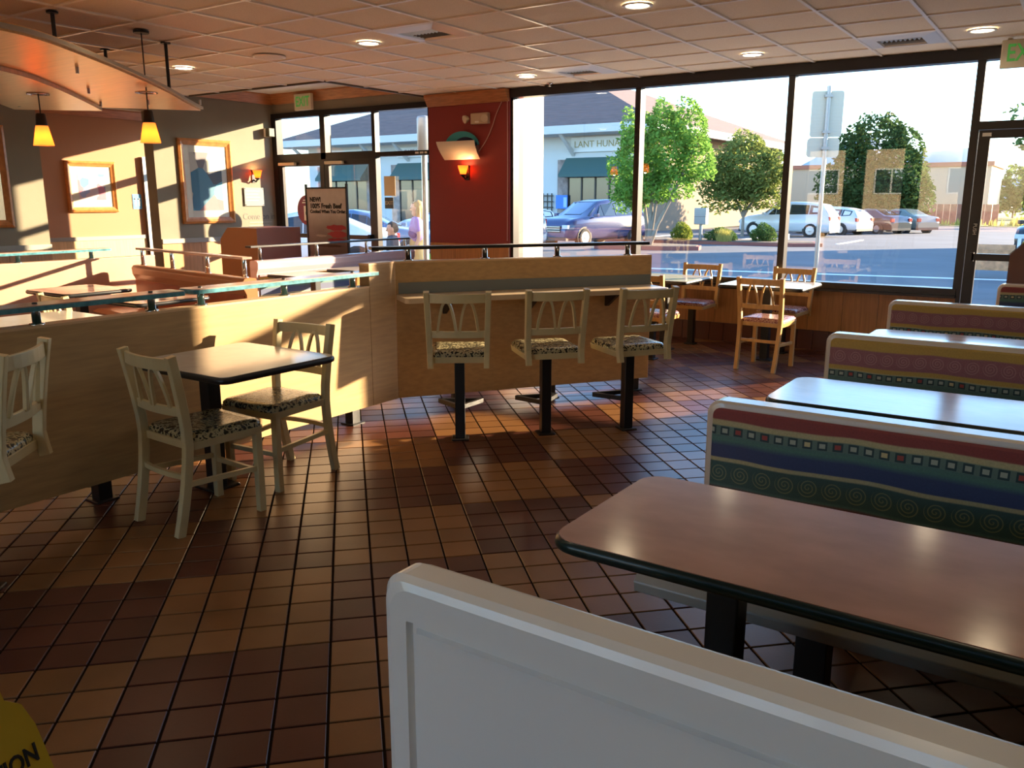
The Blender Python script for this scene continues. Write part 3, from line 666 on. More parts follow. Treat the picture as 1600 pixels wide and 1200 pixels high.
def vent(i,j,label,warm=False):
    x=GX+(i+.5)*GP; y=GY+(j+.5)*GP
    t=thing('ceiling_vent',label,'vent',(x,y,ZC),0,'ceiling air vents')
    # bevelled outer frame dropping to a square core
    o=.30; c=.17
    fr=[[(-o,-o,.0),(o,-o,.0),(o,o,.0),(-o,o,.0)],[(-o+.02,-o+.02,-.006),(o-.02,-o+.02,-.006),(o-.02,o-.02,-.006),(-o+.02,o-.02,-.006)],[(-c,-c,-.02),(c,-c,-.02),(c,c,-.02),(-c,c,-.02)],[(-c+.012,-c+.012,.012),(c-.012,-c+.012,.012),(c-.012,c-.012,.012),(-c+.012,c-.012,.012)]]
    MB().rings(fr,cap=False).build('frame',m_vent,t)
    MB().box(-c,c,-c,c,.012,.016).build('duct',m_black,t)
    for k in range(9):
        p=-c+.03+k*(2*c-.06)/8
        MB().add([(p-.012,-c+.012,-.012),(p+.006,-c+.012,.008),(p+.006,0,.008),(p-.012,0,-.012)],[(0,1,2,3)]).add([(p-.010,-c+.012,-.012),(p+.008,-c+.012,.008),(p+.008,0,.008),(p-.010,0,-.012)],[(3,2,1,0)]).build('louvre',m_vent,t)
    for k in range(4):
        p=.02+k*.04
        MB().add([(-c+.012,p-.012,-.012),(-c+.012,p+.012,.008),(c-.012,p+.012,.008),(c-.012,p-.012,-.012)],[(0,1,2,3)]).add([(-c+.012,p-.010,-.012),(-c+.012,p+.014,.008),(c-.012,p+.014,.008),(c-.012,p-.010,-.012)],[(3,2,1,0)]).build('louvre',m_vent,t)
vent(-6,1,'nearest ceiling vent, left of centre with bright metal frame'); vent(-6,5,'middle ceiling vent above the left end of the big window'); vent(-1,5,'ceiling vent at upper right above the big window')
t=thing('sprinkler','small brass sprinkler head on the ceiling left of the middle vent','sprinkler',(-5.25,8.55,ZC))
MB().lathe([(.035,0),(.035,-.006),(.012,-.01),(.012,-.03),(.028,-.034),(.001,-.036)],12).build('head',m_chrome,t)
# ================================================================ hanging canopy
CZ=2.37
m_can=mat('canopy_laminate',(.80,.42,.15),.34,metal=.2,noise=(9,.10,(.4,5,1)))
m_can2=mat('canopy_silver',(.52,.40,.28),.32,metal=.5,noise=(9,.14,(.4,5,1)))
t=thing('hanging_canopy','curved tan canopy panel hanging from black rods at top left','canopy',(-6.5,4.0,0))
near=[(-4.80,2.0),(-4.86,2.38),(-4.97,2.65),(-5.27,3.06),(-5.78,3.69),(-6.50,4.50),(-7.05,5.06),(-7.50,5.54)]
far=[(-8.62,4.30),(-8.20,3.90),(-7.6,3.3),(-6.9,2.6),(-6.3,2.0)]
def smooth_poly(p,n=4):
    out=[]
    for i in range(len(p)-1):
        a=p[max(i-1,0)];b=p[i];c=p[i+1];d=p[min(i+2,len(p)-1)]
        for k in range(n):
            u=k/n; out.append(tuple(.5*((2*b[q])+(-a[q]+c[q])*u+(2*a[q]-5*b[q]+4*c[q]-d[q])*u*u+(-a[q]+3*b[q]-3*c[q]+d[q])*u**3) for q in (0,1)))
    return out+[p[-1]]
nc=smooth_poly(near)
off=lambda L:[(x+6.5,y-4.0) for x,y in L]
MB().prism(off(nc+[(-8.03,4.83),(-8.57,4.27),(-8.13,3.92)]+far[2:]),CZ,CZ+.05).build('panel',m_can,t)
groove=smooth_poly([(-5.7,2.0),(-6.10,2.98),(-6.60,3.56),(-7.30,4.20),(-8.0,4.80)])
MB().prism(off(groove+[(-8.57,4.26),(-8.14,3.91),(-7.6,3.3),(-6.9,2.6),(-6.3,2.0)]),CZ-.035,CZ-.002).build('lower_panel',m_can2,t)
MB().tube([(x+6.5,y-4,CZ+.025) for x,y in nc],.03,sq=(.028,.012)).build('edge_band',mat('canopy_edge',(.45,.37,.27),.4),t)
for x,y in ((-6.60,4.58),(-6.20,3.42),(-7.33,4.48),(-5.2,2.5)):
    r=MB().tube([(x+6.5,y-4,CZ+.05),(x+6.5,y-4,ZC)],.014,10).build('rod',m_black,t)
    MB().lathe([(.04,ZC-.012),(.04,ZC)],14,(x+6.5,y-4)).build('flange',m_black,r)
for x,y in ((-6.7,4.95),(-7.1,4.7),(-7.6,4.55),(-8.25,4.15),(-5.75,3.3),(-6.75,3.95)): MB().lathe([(.011,CZ-.042),(.011,CZ+.001)],10,(x+6.5,y-4)).build('bolt',m_alu,t)
# pendants
def shade_mat(name,col,e):
    m=bpy.data.materials.new(name); m.use_nodes=True; nt=m.node_tree; nt.nodes.clear()
    tr=nt.nodes.new('ShaderNodeBsdfTranslucent'); tr.inputs[0].default_value=(*col,1); em=nt.nodes.new('ShaderNodeEmission'); em.inputs[0].default_value=(*col,1); em.inputs[1].default_value=e
    ad=nt.nodes.new('ShaderNodeAddShader'); nt.links.new(tr.outputs[0],ad.inputs[0]); nt.links.new(em.outputs[0],ad.inputs[1])
    o=nt.nodes.new('ShaderNodeOutputMaterial'); nt.links.new(ad.outputs[0],o.inputs[0]); MATS[name]=m; return m
m_shade=shade_mat('amber_shade',(1.0,.34,.07),.35); m_shade2=shade_mat('amber_glass',(1.0,.26,.045),.4)
def cord_shade(x,y,ztop,z0,z1,label):
    t=thing('pendant_lamp',label,'lamp',(x,y,0),0,'glowing cone pendants')
    MB().tube([(0,0,z0+.24),(0,0,ZC)],.005,6).build('cord',m_black,t)
    MB().lathe([(.06,ZC-.02),(.06,ZC)],16).build('ceiling_cup',m_black,t)
    MB().lathe([(.085,CZ-.045),(.085,CZ-.036),(.055,CZ-.036),(.055,CZ-.045)],20,cap=False).build('pass_through_ring',m_chrome,t)
    MB().lathe([(.030,z0+.25),(.036,z0+.24),(.044,z0+.16),(.046,z0+.15)],16).build('socket',m_black,t)
    MB().lathe([(.046,z0+.155),(.078,z0),(.074,z0),(.043,z0+.15)],20,cap=False).build('shade',m_shade,t)
    MB().lathe([(.001,z0+.10),(.022,z0+.085),(.028,z0+.06),(.02,z0+.035),(.001,z0+.03)],12,cap=False).build('bulb',emat('bulb',(1.0,.75,.35),14.0),t)
    l=bpy.data.lights.new('lamp','POINT'); l.energy=1.0; l.color=(1.0,.62,.28); l.shadow_soft_size=.02; lo=bpy.data.objects.new('lamp',l); link(lo,t); lo.location=(0,0,z0+.005)
cord_shade(-6.31,4.17,ZC,1.945,2.1,'glowing amber pendant hanging from the canopy tip')
cord_shade(-7.12,3.74,ZC,1.93,2.08,'glowing amber pendant at far left under the canopy')
# ================================================================ sconces and wall fittings
m_amber=m_shade2
def sconce(loc,rz,label):
    t=thing('wall_sconce',label,'lamp',loc,rz,'amber wall sconces')      # local -y points into the room
    MB().box(-.03,.03,-.012,0,-.10,.08).build('back_plate',m_black,t,bevel=.004)
    MB().tube([(0,-.01,-.06),(0,-.06,-.085),(0,-.10,-.05)],.012,8).build('arm',m_black,t)
    MB().lathe([(.012,-.06),(.035,-.045),(.04,-.03),(.03,-.03)],14,(0,-.10)).build('cup',m_black,t)
    MB().lathe([(.036,-.03),(.066,.075),(.062,.075),(.033,-.028)],18,(0,-.10),cap=False).build('glass_shade',m_amber,t)
    MB().lathe([(.001,.045),(.02,.03),(.024,.01),(.001,-.015)],12,(0,-.10),cap=False).build('bulb',MATS['bulb'],t)
    l=bpy.data.lights.new('lamp','POINT'); l.energy=1.6; l.color=(1.0,.5,.2); l.shadow_soft_size=.02; lo=bpy.data.objects.new('lamp',l); link(lo,t); lo.location=(0,-.10,.06)
PY=YW-.06
sconce((-6.53,PY,1.84),0,'amber sconce on the dark red pier')
sconce((XL,8.33,1.84),R(90),'amber sconce on the grey left wall beside the big framed print')
t=thing('wall_decor','white curved sheet with teal arc above the pier sconce','wall decor',(-6.60,PY,2.10))
rs=[]
for k in range(9):
    u=k/8; z=.11-.22*u; y=-.03-.10*math.sin(math.pi*.5*(1-u))-.02
    sk=-.06*(1-u)
    rs.append([(-.28+sk*.9+.02,y,z),(.28+sk*.2,y+.02,z-.0),(.28+sk*.2,y+.026,z),(-.28+sk*.9+.02,y+.006,z)])
MB().rings(rs,smooth=False).build('curved_sheet',mat('white_acrylic',(.75,.68,.55),.35),t)
MB().prism_y([(.26*math.cos(R(a))+.01,.06+.17*math.sin(R(a))) for a in range(0,181,10)],-.05,-.03).build('teal_arc',mat('teal_acrylic',(.05,.34,.38),.3),t)
MB().prism_y([(.17*math.cos(R(a))+.07,.05+.11*math.sin(R(a))) for a in range(0,181,12)],-.056,-.051).build('navy_arc',mat('navy_acrylic',(.02,.03,.08),.3),t)
MB().box(-.25,-.23,-.05,0,-.05,.1).box(.23,.25,-.05,0,-.05,.1).build('bracket',m_alu,t)
t=thing('emergency_light','beige twin-head emergency light high on the dark red pier','light',(-6.31,PY,2.47))
m_beige=mat('beige_plastic',(.55,.44,.30),.4)
MB().box(-.13,.13,-.06,0,-.065,.065).build('housing',m_beige,t,bevel=.01)
for x,a in ((-.17,-25),(.09,20)):
    h=MB().rings([[(r*math.cos(2*math.pi*k/14),y,r*math.sin(2*math.pi*k/14)) for k in range(14)] for r,y in ((.03,.0),(.045,-.03),(.05,-.055),(.044,-.058))],smooth=True).build('lamp_head',m_beige,t,loc=(x,-.05,.005)); h.rotation_euler=(R(15),0,R(a))
MB().box(-.06,-.0,-.062,-.06,-.05,-.03).build('label_plate',m_white,t)
t=thing('power_cord','thin pale cord running from the ceiling down to the wall shade','cord',(-5.93,PY-.01,0))
pts=smooth_poly([(-.02,2.74),(-.09,2.62),(-.16,2.50),(-.22,2.36),(-.30,2.22),(-.42,2.08)],4)
MB().tube([(x,0,z) for x,z in pts],.006,6).build('cord',mat('pale_cord',(.55,.33,.27),.5),t)
t=thing('cable_run','thin pale cable stapled down the right edge of the dark red pier','cord',(-5.925,PY-.006,0))
MB().tube([(0,0,2.74),(.003,0,1.9),(-.003,0,1.0)],.005,6).build('cable',MATS['pale_cord'],t)
m_egreen=mat('exit_green',(.05,.26,.05),.5,emit=(.08,.40,.06),estr=.18)
m_exit=mat('exit_face',(.72,.66,.50),.5)
def exit_sign(loc,label,w=.34,h=.22):
    t=thing('exit_sign',label,'sign',loc,0,'exit signs')
    MB().box(-w/2,w/2,-.05,0,-h/2,h/2).build('housing',m_exit,t,bevel=.006)
    lettering('EXIT',h*.86,m_egreen,t,(0,-.0515,0),(R(90),0,0),ext=.001,bold=.0025,sx=.72)
exit_sign((-9.37,YW-.09,2.845),'exit sign above the left entrance doors')
exit_sign((-.575,8.35,2.665),'exit sign at the top right picture edge, cut off after EX',.36,.22)
MB().tube([(-.7,8.325,2.776),(-.7,8.325,2.79)],.02,8).tube([(-.45,8.325,2.776),(-.45,8.325,2.79)],.02,8).build('hanger',m_exit,bpy.data.objects['exit_sign.001']).matrix_parent_inverse=Matrix.Translation((.575,-8.35,-2.665))
# ---- framed prints
def art_mat(name,cols,scale,seed):
    g=NG(name,.55); v=g.t.nodes.new('ShaderNodeTexVoronoi'); v.inputs['Scale'].default_value=scale; v.inputs['Randomness'].default_value=1.0
    mp=g.t.nodes.new('ShaderNodeMapping'); mp.inputs['Location'].default_value=(seed,seed*.7,seed*.3); g.t.links.new(g.vec,mp.inputs[0]); g.t.links.new(mp.outputs[0],v.inputs['Vector'])
    sp=g.t.nodes.new('ShaderNodeSeparateColor'); g.t.links.new(v.outputs['Color'],sp.inputs[0])
    n=len(cols); c=g.ramp(sp.outputs[0],[(i/n,c) for i,c in enumerate(cols)],'CONSTANT')
    return g.out(c)
m_oak=mat('oak_frame',(.50,.20,.055),.35,noise=(6,.2,(3,3,3)))
m_matb=mat('mat_board',(.74,.69,.58),.8)
def picture(label,x,y0,y1,z0,z1,art,fwd,mw):
    cy,cz=(y0+y1)/2,(z0+z1)/2; hy,hz=(y1-y0)/2,(z1-z0)/2
    t=thing('framed_print',label,'picture',(x,cy,cz),0,'framed abstract prints')
    def ring(i,xx): return [(xx,-hy+i,-hz+i),(xx,hy-i,-hz+i),(xx,hy-i,hz-i),(xx,-hy+i,hz-i)]
    MB().rings([ring(0,.0),ring(0,.03),ring(fwd*.35,.045),ring(fwd*.7,.03),ring(fwd,.022),ring(fwd,.0)],cap=False).build('frame',m_oak,t)
    MB().box(.005,.012,-hy+fwd-.005,hy-fwd+.005,-hz+fwd-.005,hz-fwd+.005).build('mat_board',m_matb,t)
    MB().box(.012,.0135,-hy+fwd+mw,hy-fwd-mw,-hz+fwd+mw,hz-fwd-mw).build('print',art,t)
    MB().add([(.018,-hy+fwd,-hz+fwd),(.018,hy-fwd,-hz+fwd),(.018,hy-fwd,hz-fwd),(.018,-hy+fwd,hz-fwd)],[(0,1,2,3)]).build('glazing',m_glass,t)
artA=art_mat('abstract_print',[(.06,.05,.07),(.55,.50,.42),(.42,.20,.21),(.08,.22,.33),(.14,.42,.55),(.22,.18,.19),(.62,.60,.52)],3.3,1.3)
artB=art_mat('pastel_print',[(.55,.35,.55),(.15,.42,.62),(.65,.22,.30),(.45,.50,.75),(.75,.55,.60)],9,2.1)
picture('large framed abstract print on the grey left wall by the entrance',XL,7.10,7.95,1.178,2.306,artA,.085,.09)
picture('small framed pastel print on the salmon hall wall',-12.0,6.54,7.29,1.32,2.04,artB,.075,.10)
picture('framed print cut off by the left picture edge',XL,4.05,4.90,1.19,2.31,artA,.085,.09)
# ---- small wall things
t=thing('restroom_sign','small blue restroom sign on the salmon hall wall','sign',(-12.0,7.61,1.47))
MB().box(0,.006,-.075,.075,-.11,.11).build('plate',mat('restroom_blue',(.10,.36,.68),.4),t,bevel=.002)
for yy in (-.03,.03): MB().lathe([(.001,.052),(.012,.048),(.014,.038),(.001,.028)],10,(.007,yy)).box(.006,.009,yy-.016,yy+.016,-.03,.025).box(.006,.009,yy-.012,yy-.003,-.07,-.03).box(.006,.009,yy+.003,yy+.012,-.07,-.03).build('figure',m_white,t)

t=thing('motion_sensor','small two-tone sensor box on the left wall at the window corner','sensor',(XL,8.62,2.46))
MB().box(0,.05,-.05,.05,-.06,.06).build('base',m_white,t,bevel=.006)
MB().box(.05,.13,-.055,.045,-.06,.06).build('head',mat('dark_green_box',(.06,.06,.035),.5),t,bevel=.006)
t=thing('wall_plaque','grey glass plaque with pale writing below the wall sconce','sign',(XL,8.315,1.54))
MB().box(.012,.02,-.175,.175,-.13,.13).build('sheet',mat('grey_acrylic',(.30,.33,.32),.12,spec=.8),t)
for y in (-.16,.16):
    for z in (-.115,.115): MB().box(0,.024,y-.006,y+.006,z-.006,z+.006).build('standoff',m_chrome,t)
for k in range(4): MB().box(.0202,.0206,-.14,.10-.03*(k%2),.08-.045*k,.086-.045*k).build('text_line',m_white,t)
t=thing('wall_lettering','dark lettering reading Come on in on the left wall','lettering',(XL,8.43,1.255))
mg=mat('grey_letter',(.12,.11,.09),.6)
for wd,yo in (('Come',-.17),('on',.085),('in',.225)): lettering(wd,.125,mg,t,(.002,yo,0),(R(90),0,R(90)),ext=.001,bold=.001)
m_faint=mat('faint_letter',(.36,.33,.27),.6)
for k in range(4): MB().box(.001,.003,-.22,.20-.05*(k%3),-.085-.045*k,-.077-.045*k).build('small_line',m_faint,t)
# ================================================================ poster stand
t=thing('poster_stand','black poster stand advertising fresh beef before the left entrance','poster stand',(-8.345,8.0,0))
MB().box(-.385,-.365,-.015,.015,0,1.70).box(.365,.385,-.015,.015,0,1.70).box(-.365,.365,-.012,.012,.40,.42).box(-.365,.365,-.012,.012,1.64,1.66).build('frame',m_black,t)
for s in (-1,1): MB().box(s*.375-.02,s*.375+.02,-.17,.22,0,.025).build('foot',m_black,t)
g=NG('poster_print',.4)
zz=g.op('DIVIDE',g.op('SUBTRACT',g.z,.42),1.22)
c=g.ramp(zz,[(0,(.05,.035,.03)),(.18,(.40,.32,.26)),(.30,(.16,.12,.10)),(.42,(.26,.20,.16)),(.60,(.46,.40,.34)),(.75,(.78,.74,.68)),(1,(.82,.78,.72))])
c=g.mix(g.op('MULTIPLY',g.noise(7,detail=3),.35),c,(.10,.06,.04))
pst=MB().box(-.365,.365,-.004,.006,.42,1.64).build('poster',g.out(c),t)
mb=mat('poster_black',(.012,.010,.010),.5)
lettering('NEW!',.08,mb,pst,(-.31,-.006,1.50),(R(90),0,0),'LEFT',bold=.004)
lettering('100% Fresh Beef',.087,mb,pst,(-.31,-.006,1.415),(R(90),0,0),'LEFT',bold=.004)
lettering('Cooked When You Order.',.060,mb,pst,(-.31,-.006,1.345),(R(90),0,0),'LEFT',bold=.003)
rs_=random.Random(3)
for k,(cx,cz,w_,h_,cc) in enumerate(((.17,1.14,.36,.075,(.45,.04,.05)),(.19,1.05,.34,.085,(.50,.07,.07)),(.17,.97,.33,.06,(.40,.035,.04)),(-.12,1.03,.20,.03,(.50,.42,.34)),(.02,.90,.5,.035,(.10,.05,.03)))):
    pts=[]
    for a in range(0,360,15):
        q=1+.18*rs_.uniform(-1,1); pts.append((cx+w_/2*math.cos(R(a))*q,cz+h_/2*math.sin(R(a))*q))
    MB().prism_y(pts,-.0055-.0004*k,-.004).build('food_picture',mat('food_%d'%k,cc,.5),pst)
MB().prism_y([(.16+.17*math.cos(R(a)),.70+.085*math.sin(R(a))) for a in range(0,360,15)],-.0065,-.004).build('badge',mat('badge_black',(.02,.02,.02),.5),pst)
lettering('FRESH',.085,m_white,pst,(.16,-.0075,.705),(R(90),0,0),bold=.001)
# ---- things stuck on the left entrance glass
t=thing('round_decal','round maroon decal with a small picture on the left door glass','decal',(-9.53,YW-.012,1.35))
MB().prism_y([(.20*math.cos(R(a)),.215*math.sin(R(a))) for a in range(0,360,10)],0,.003).build('disc',mat('maroon_vinyl',(.20,.012,.05),.4),t)
MB().box(-.06,.09,-.002,0,-.15,.06).build('picture_card',m_white,t)
MB().prism_y([(.015+.045*math.cos(R(a)),-.045+.05*math.sin(R(a))) for a in range(0,360,20)],-.003,-.002).build('emblem',mat('teal_print',(.03,.20,.24),.5),t)
for k in range(2): MB().box(-.09+.02*k,.10,-.001,0,.10+.035*k,.115+.035*k).build('text_line',m_white,t)
t=thing('door_exit_sign','small black EXIT sign on the side glass of the left entrance','sign',(-7.915,YW-.01,1.455))
MB().box(-.078,.078,0,.006,-.075,.075).build('plate',mat('sign_black',(.02,.02,.018),.5),t,bevel=.002)
lettering('EXIT',.07,mat('tan_letter',(.5,.38,.2),.5),t,(0,-.001,0),(R(90),0,0))
t=thing('paper_notice','tan paper notice taped to the side glass of the left entrance','notice',(-7.895,YW-.01,1.68))
MB().box(-.1,.1,0,.004,-.13,.13).build('sheet',mat('tan_paper',(.60,.45,.25),.8),t)
t=thing('hours_plate','dark strip with address numbers on the transom bar by the pier','sign',(-7.30,YW-.034,2.10))
MB().box(-.13,.11,0,.004,-.028,.028).build('plate',m_black,t)
for a_,b_ in ((-.11,-.05),(-.03,.03),(.05,.09)): MB().box(a_,b_,-.001,0,-.012,.012).build('text_line',m_white,t)
# ================================================================ wet floor sign
t=thing('wet_floor_sign','yellow CAUTION floor sign cut off at the bottom left corner','floor sign',(-1.66,.592,0),R(105))
m_yel=mat('yellow_plastic',(.62,.40,.02),.4,noise=(4,.08))
for s in (1,-1):
    prof=[(-.15,0),(.15,0),(.135,.12),(.105,.47),(.09,.52),(.06,.545),(.055,.60),(.035,.62),(-.035,.62),(-.055,.60),(-.06,.545),(-.09,.52),(-.105,.47),(-.135,.12)]
    rs=[]
    for th in (0,.014): rs.append([(x,s*(-.15*(1-z/.62)-.010-th*(1 if 1 else 0)+.006),z) for x,z in prof])
    lf=MB().rings(rs).build('panel',m_yel,t,bevel=.003)
    if s==1:
        rs=[[(x,-.15*(1-z/.62)-.019,z) for x,z in ((-.085,.38),(.085,.38),(.10,.12),(-.10,.12))],[(x,-.15*(1-z/.62)-.022,z) for x,z in ((-.08,.375),(.08,.375),(.095,.125),(-.095,.125))]]
        MB().rings(rs).build('raised_field',m_yel,lf)
        a=math.atan2(.15,.62)
        lettering('CAUTION',.052,MATS['poster_black'],lf,(0,-.15*(1-.42/.62)-.0195,.42),(R(90)-a,0,0),bold=.001,sx=.78)
        lettering('CAUTION',.058,MATS['poster_black'],lf,(0,-.15*(1-.32/.62)-.0235,.32),(R(90)-a,0,0),bold=.0015,sx=.78)
        lettering('WET FLOOR',.045,MATS['poster_black'],lf,(0,-.15*(1-.22/.62)-.0235,.22),(R(90)-a,0,0),bold=.001,sx=.78)
MB().tube([(-.05,0,.60),(.05,0,.60)],.02,10).build('hinge',m_yel,t)
# ================================================================ outdoors
def gz(y): return -.15-.0085*max(0,min(y,75)-9)
m_asph=mat('asphalt',(.115,.12,.13),.85,noise=(.35,.18),bump=(30,.3))
m_conc=mat('sidewalk_concrete',(.50,.47,.43),.85,noise=(2,.08))
m_kerb=mat('red_kerb',(.30,.10,.08),.8)
m_stucco=mat('white_stucco',(.62,.62,.60),.9)
m_line=mat('white_line',(.75,.75,.72),.7)
ground=MB().add([(-90,8.95,gz(9)),(60,8.95,gz(9)),(60,75,gz(75)),(-90,75,gz(75)),(60,240,gz(75)),(-90,240,gz(75)),(-90,-60,-.16),(-12.2,-60,-.16),(-12.2,8.95,gz(9)),(XR+.2,8.95,gz(9)),(XR+.2,-60,-.16),(60,-60,-.16),(-12.2,YB-.2,-.16),(XR+.2,YB-.2,-.16)],
  [(0,8,9,1,2,3),(3,2,4,5),(6,7,12,8,0),(13,10,11,1,9),(7,10,13,12)]).build('ground',m_asph,kind='structure')
MB().prism([(-40,8.95),(10,8.95),(10,12.2),(-40,12.2)],-.19,-.12).build('sidewalk',m_conc,kind='structure')
# exterior return of the pier
MB().box(-7.1,-5.92,YW+.2,9.50,-.2,3.4).build('wall_exterior',mat('cream_stucco',(.72,.64,.48),.9),kind='structure')
# planted islands with red kerbs
def island(pts,label,nm='planter_island'):
    z=gz(sum(p[1] for p in pts)/len(pts)); t=thing(nm,label,'kerb',(0,0,z-.02))
    MB().prism(pts,0,.16).build('kerb',m_kerb,t,bevel=.02)
    cx=sum(p[0] for p in pts)/len(pts); cy=sum(p[1] for p in pts)/len(pts)
    MB().prism([(cx+(x-cx)*.93,cy+(y-cy)*.9) for x,y in pts],.15,.18).build('soil',mat('bark_soil',(.16,.12,.085),.95,noise=(6,.3)),t)
island([(-15.3,28.2),(-12.6,28.9),(-11.7,29.6),(-12.0,30.6),(-13.6,31.0),(-15.3,30.8)],'near planter island with red kerb under the bright green tree')
island([(-20,34.5),(-9.8,34.8),(-8.8,35.6),(-9.4,37.2),(-20,37.6)],'far planter island with red kerb and clipped shrubs')
for k in range(4): MB().box(-9-5*k,-8.85-5*k,38.5,43.5,gz(41)+.0,gz(41)+.035).build('parking_line',m_line,ground)
MB().add([(-14,19.0,gz(19)+.004),(0,21.8,gz(21.8)+.004),(0,22.2,gz(22.2)+.004),(-14,19.4,gz(19.4)+.004)],[(0,1,2,3)]).build('parking_line',m_line,ground)
# ---- shops across the lot
m_roof=mat('brown_roof',(.20,.115,.09),.9,noise=(1.2,.2,(1,4,4)))
m_shade_gl=mat('shop_glass',(.03,.035,.04),.1,spec=.8)
m_stone=mat('stone_veneer',(.30,.23,.20),.9,noise=(3,.35))
m_awn=mat('green_awning',(.06,.12,.11),.8)
t=thing('shop_building','long white shop building with brown hip roof across the parking lot','building',(0,0,0))
G0=gz(48)-.1
MB().box(-54,-23.5,50,78,G0,6.0).build('walls',m_stucco,t); MB().box(-23.5,-23.4,50,78,G0,6.0).build('side_wall',mat('brown_stucco',(.26,.19,.13),.9),t)
MB().add([(-56,48,6.1),(-22,48,6.1),(-22,80,6.1),(-56,80,6.1),(-45,64,12),(-37,64,12)],[(0,1,5,4),(1,2,5),(2,3,4,5),(3,0,4)]).build('roof',m_roof,t)
MB().box(-56,-22,47.95,48.2,5.62,6.12).box(-22.2,-21.95,48,80,5.62,6.12).box(-56.05,-55.8,48,80,5.62,6.12).build('fascia',m_stucco,t)
MB().box(-56,-22,48.2,50,5.6,5.66).build('soffit',m_stucco,t)
for x in (-54,-46.5,-43.2,-37.5,-34.2,-28.8,-24.2):
    MB().prism_x([(50,4.6),(48.4,5.6),(48.2,5.6),(50,4.3)],x-.12,x+.12).build('bracket',m_stucco,t)
def shopfront(x0,x1,sg,letters,lc):
    for a,b in ((x0,x0+.8),(x1-.8,x1)): MB().box(a,b,49.8,50,G0,4.1).build('stone_pier',m_stone,t)
    MB().box(x0+.8,x1-.8,49.9,49.98,G0,2.9).build('shop_window',m_shade_gl,t)
    n=max(2,int((x1-x0-1.6)/1.0))
    for k in range(n+1):
        x=x0+.8+(x1-x0-1.6)*k/n; MB().box(x-.05,x+.05,49.84,49.9,G0,2.95).build('window_bar',m_frame,t)
    MB().prism_x([(49.9,4.2),(48.9,3.15),(48.9,2.95),(49.9,2.95)],x0+.6,x1-.6).build('awning',m_awn,t)
    b=MB().box(sg[0],sg[1],49.82,49.98,sg[2],sg[3]).build('shop_sign',mat('sign_white',(.75,.76,.74),.6),t,bevel=.02)
    if letters: lettering(letters,(sg[3]-sg[2])*.62,lc,b,((sg[0]+sg[1])/2,49.81,(sg[2]+sg[3])/2),(R(90),0,0),ext=.01)
mo=mat('olive_letter',(.35,.30,.12),.6); mp_=mat('purple_letter',(.20,.05,.14),.6)
shopfront(-29.9,-24.2,(-28.9,-24.6,4.55,5.5),'LANT HUNAN',mo)
shopfront(-44.8,-38.2,(-44.2,-39.6,4.62,5.35),'CAFE KANGAN',mp_)
shopfront(-52.8,-46.6,(-51.9,-47.8,4.5,5.35),None,None)
t2=thing('trellis','dark lattice screen against the white shop wall','trellis',(-31.6,49.9,G0))
for k in range(8): MB().box(-1.2+k*.34,-1.13+k*.34,-.05,0,.2,2.5).build('slat',m_frame,t2)
for k in range(6): MB().box(-1.3,1.35,-.09,-.05,.4+k*.38,.47+k*.38).build('slat',m_frame,t2)
t2=thing('trellis','dark lattice screen on the shop wall seen through the left entrance','trellis',(-36.6,49.9,G0))
for k in range(6): MB().box(-1.0+k*.34,-.93+k*.34,-.05,0,.2,2.5).build('slat',m_frame,t2)
for k in range(6): MB().box(-1.1,.9,-.09,-.05,.4+k*.38,.47+k*.38).build('slat',m_frame,t2)
t2=thing('parking_sign','blue accessible parking sign on the stone pier of the shop','sign',(-29.5,49.7,1.3))
MB().box(-.45,.45,0,.05,-.4,.5).build('plate',mat('parking_blue',(.05,.20,.62),.5),t2)
MB().box(.15,.4,-.01,0,-.3,.35).build('symbol_panel',mat('pale_blue',(.35,.55,.8),.5),t2)
# far plain building, fence, hills, field
t=thing('far_building','low tan building behind the dark tree','building',(0,0,0))
MB().box(-34,-8,92,104,-.8,4.6).build('walls',mat('tan_stucco',(.50,.40,.28),.9),t); MB().box(-34.2,-7.8,91.8,104.2,4.6,5.0).build('parapet',mat('brick_band',(.38,.16,.10),.9),t)
t=thing('board_fence','reddish board fence in front of the tan building','fence',(-21,86,-.8))
for k in range(50): MB().box(-13+k*.55,-12.5+k*.55,-.03,.03,0,1.9).build('board',mat('fence_wood',(.42,.18,.11),.85,noise=(2,.2)),t)
fd=MB().prism([(-20,82),(50,76),(60,170),(-22,170)],-.75,-.66).build('dry_field',mat('dry_grass_soil',(.42,.36,.12),.95,noise=(.5,.2)),kind='structure')
gm=leaf_mat('dry_grass',(.50,.45,.13),.35,.3); gb=MB(); rg=random.Random(5)
for _ in range(9000):
    x=rg.uniform(-16,16); y=78+abs(rg.gauss(0,1))*25
    if y<76+(50-x)*.09+1: y+=6
    if x<-5.5 and y>83.5: continue
    a=rg.uniform(0,math.pi); h=rg.uniform(.25,.7); w_=.12
    gb.add([(x-w_*math.cos(a),y-w_*math.sin(a),-.68),(x+w_*math.cos(a),y+w_*math.sin(a),-.68),(x+rg.uniform(-.1,.1),y,-.68+h)],[(0,1,2)])
tag(gb.build('grass',gm,kind='stuff'),'yellow dry grass strip beyond the lot','grass')
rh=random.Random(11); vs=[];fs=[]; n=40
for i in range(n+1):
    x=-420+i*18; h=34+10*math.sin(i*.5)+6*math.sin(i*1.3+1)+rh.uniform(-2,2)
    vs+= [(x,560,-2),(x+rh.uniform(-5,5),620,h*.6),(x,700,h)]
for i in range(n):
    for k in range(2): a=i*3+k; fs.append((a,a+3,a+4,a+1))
MB().add(vs,fs,True).build('hills',mat('haze_tinted_hill',(.44,.45,.45),1.0),kind='structure')  # pale grey base colour stands in for distance haze
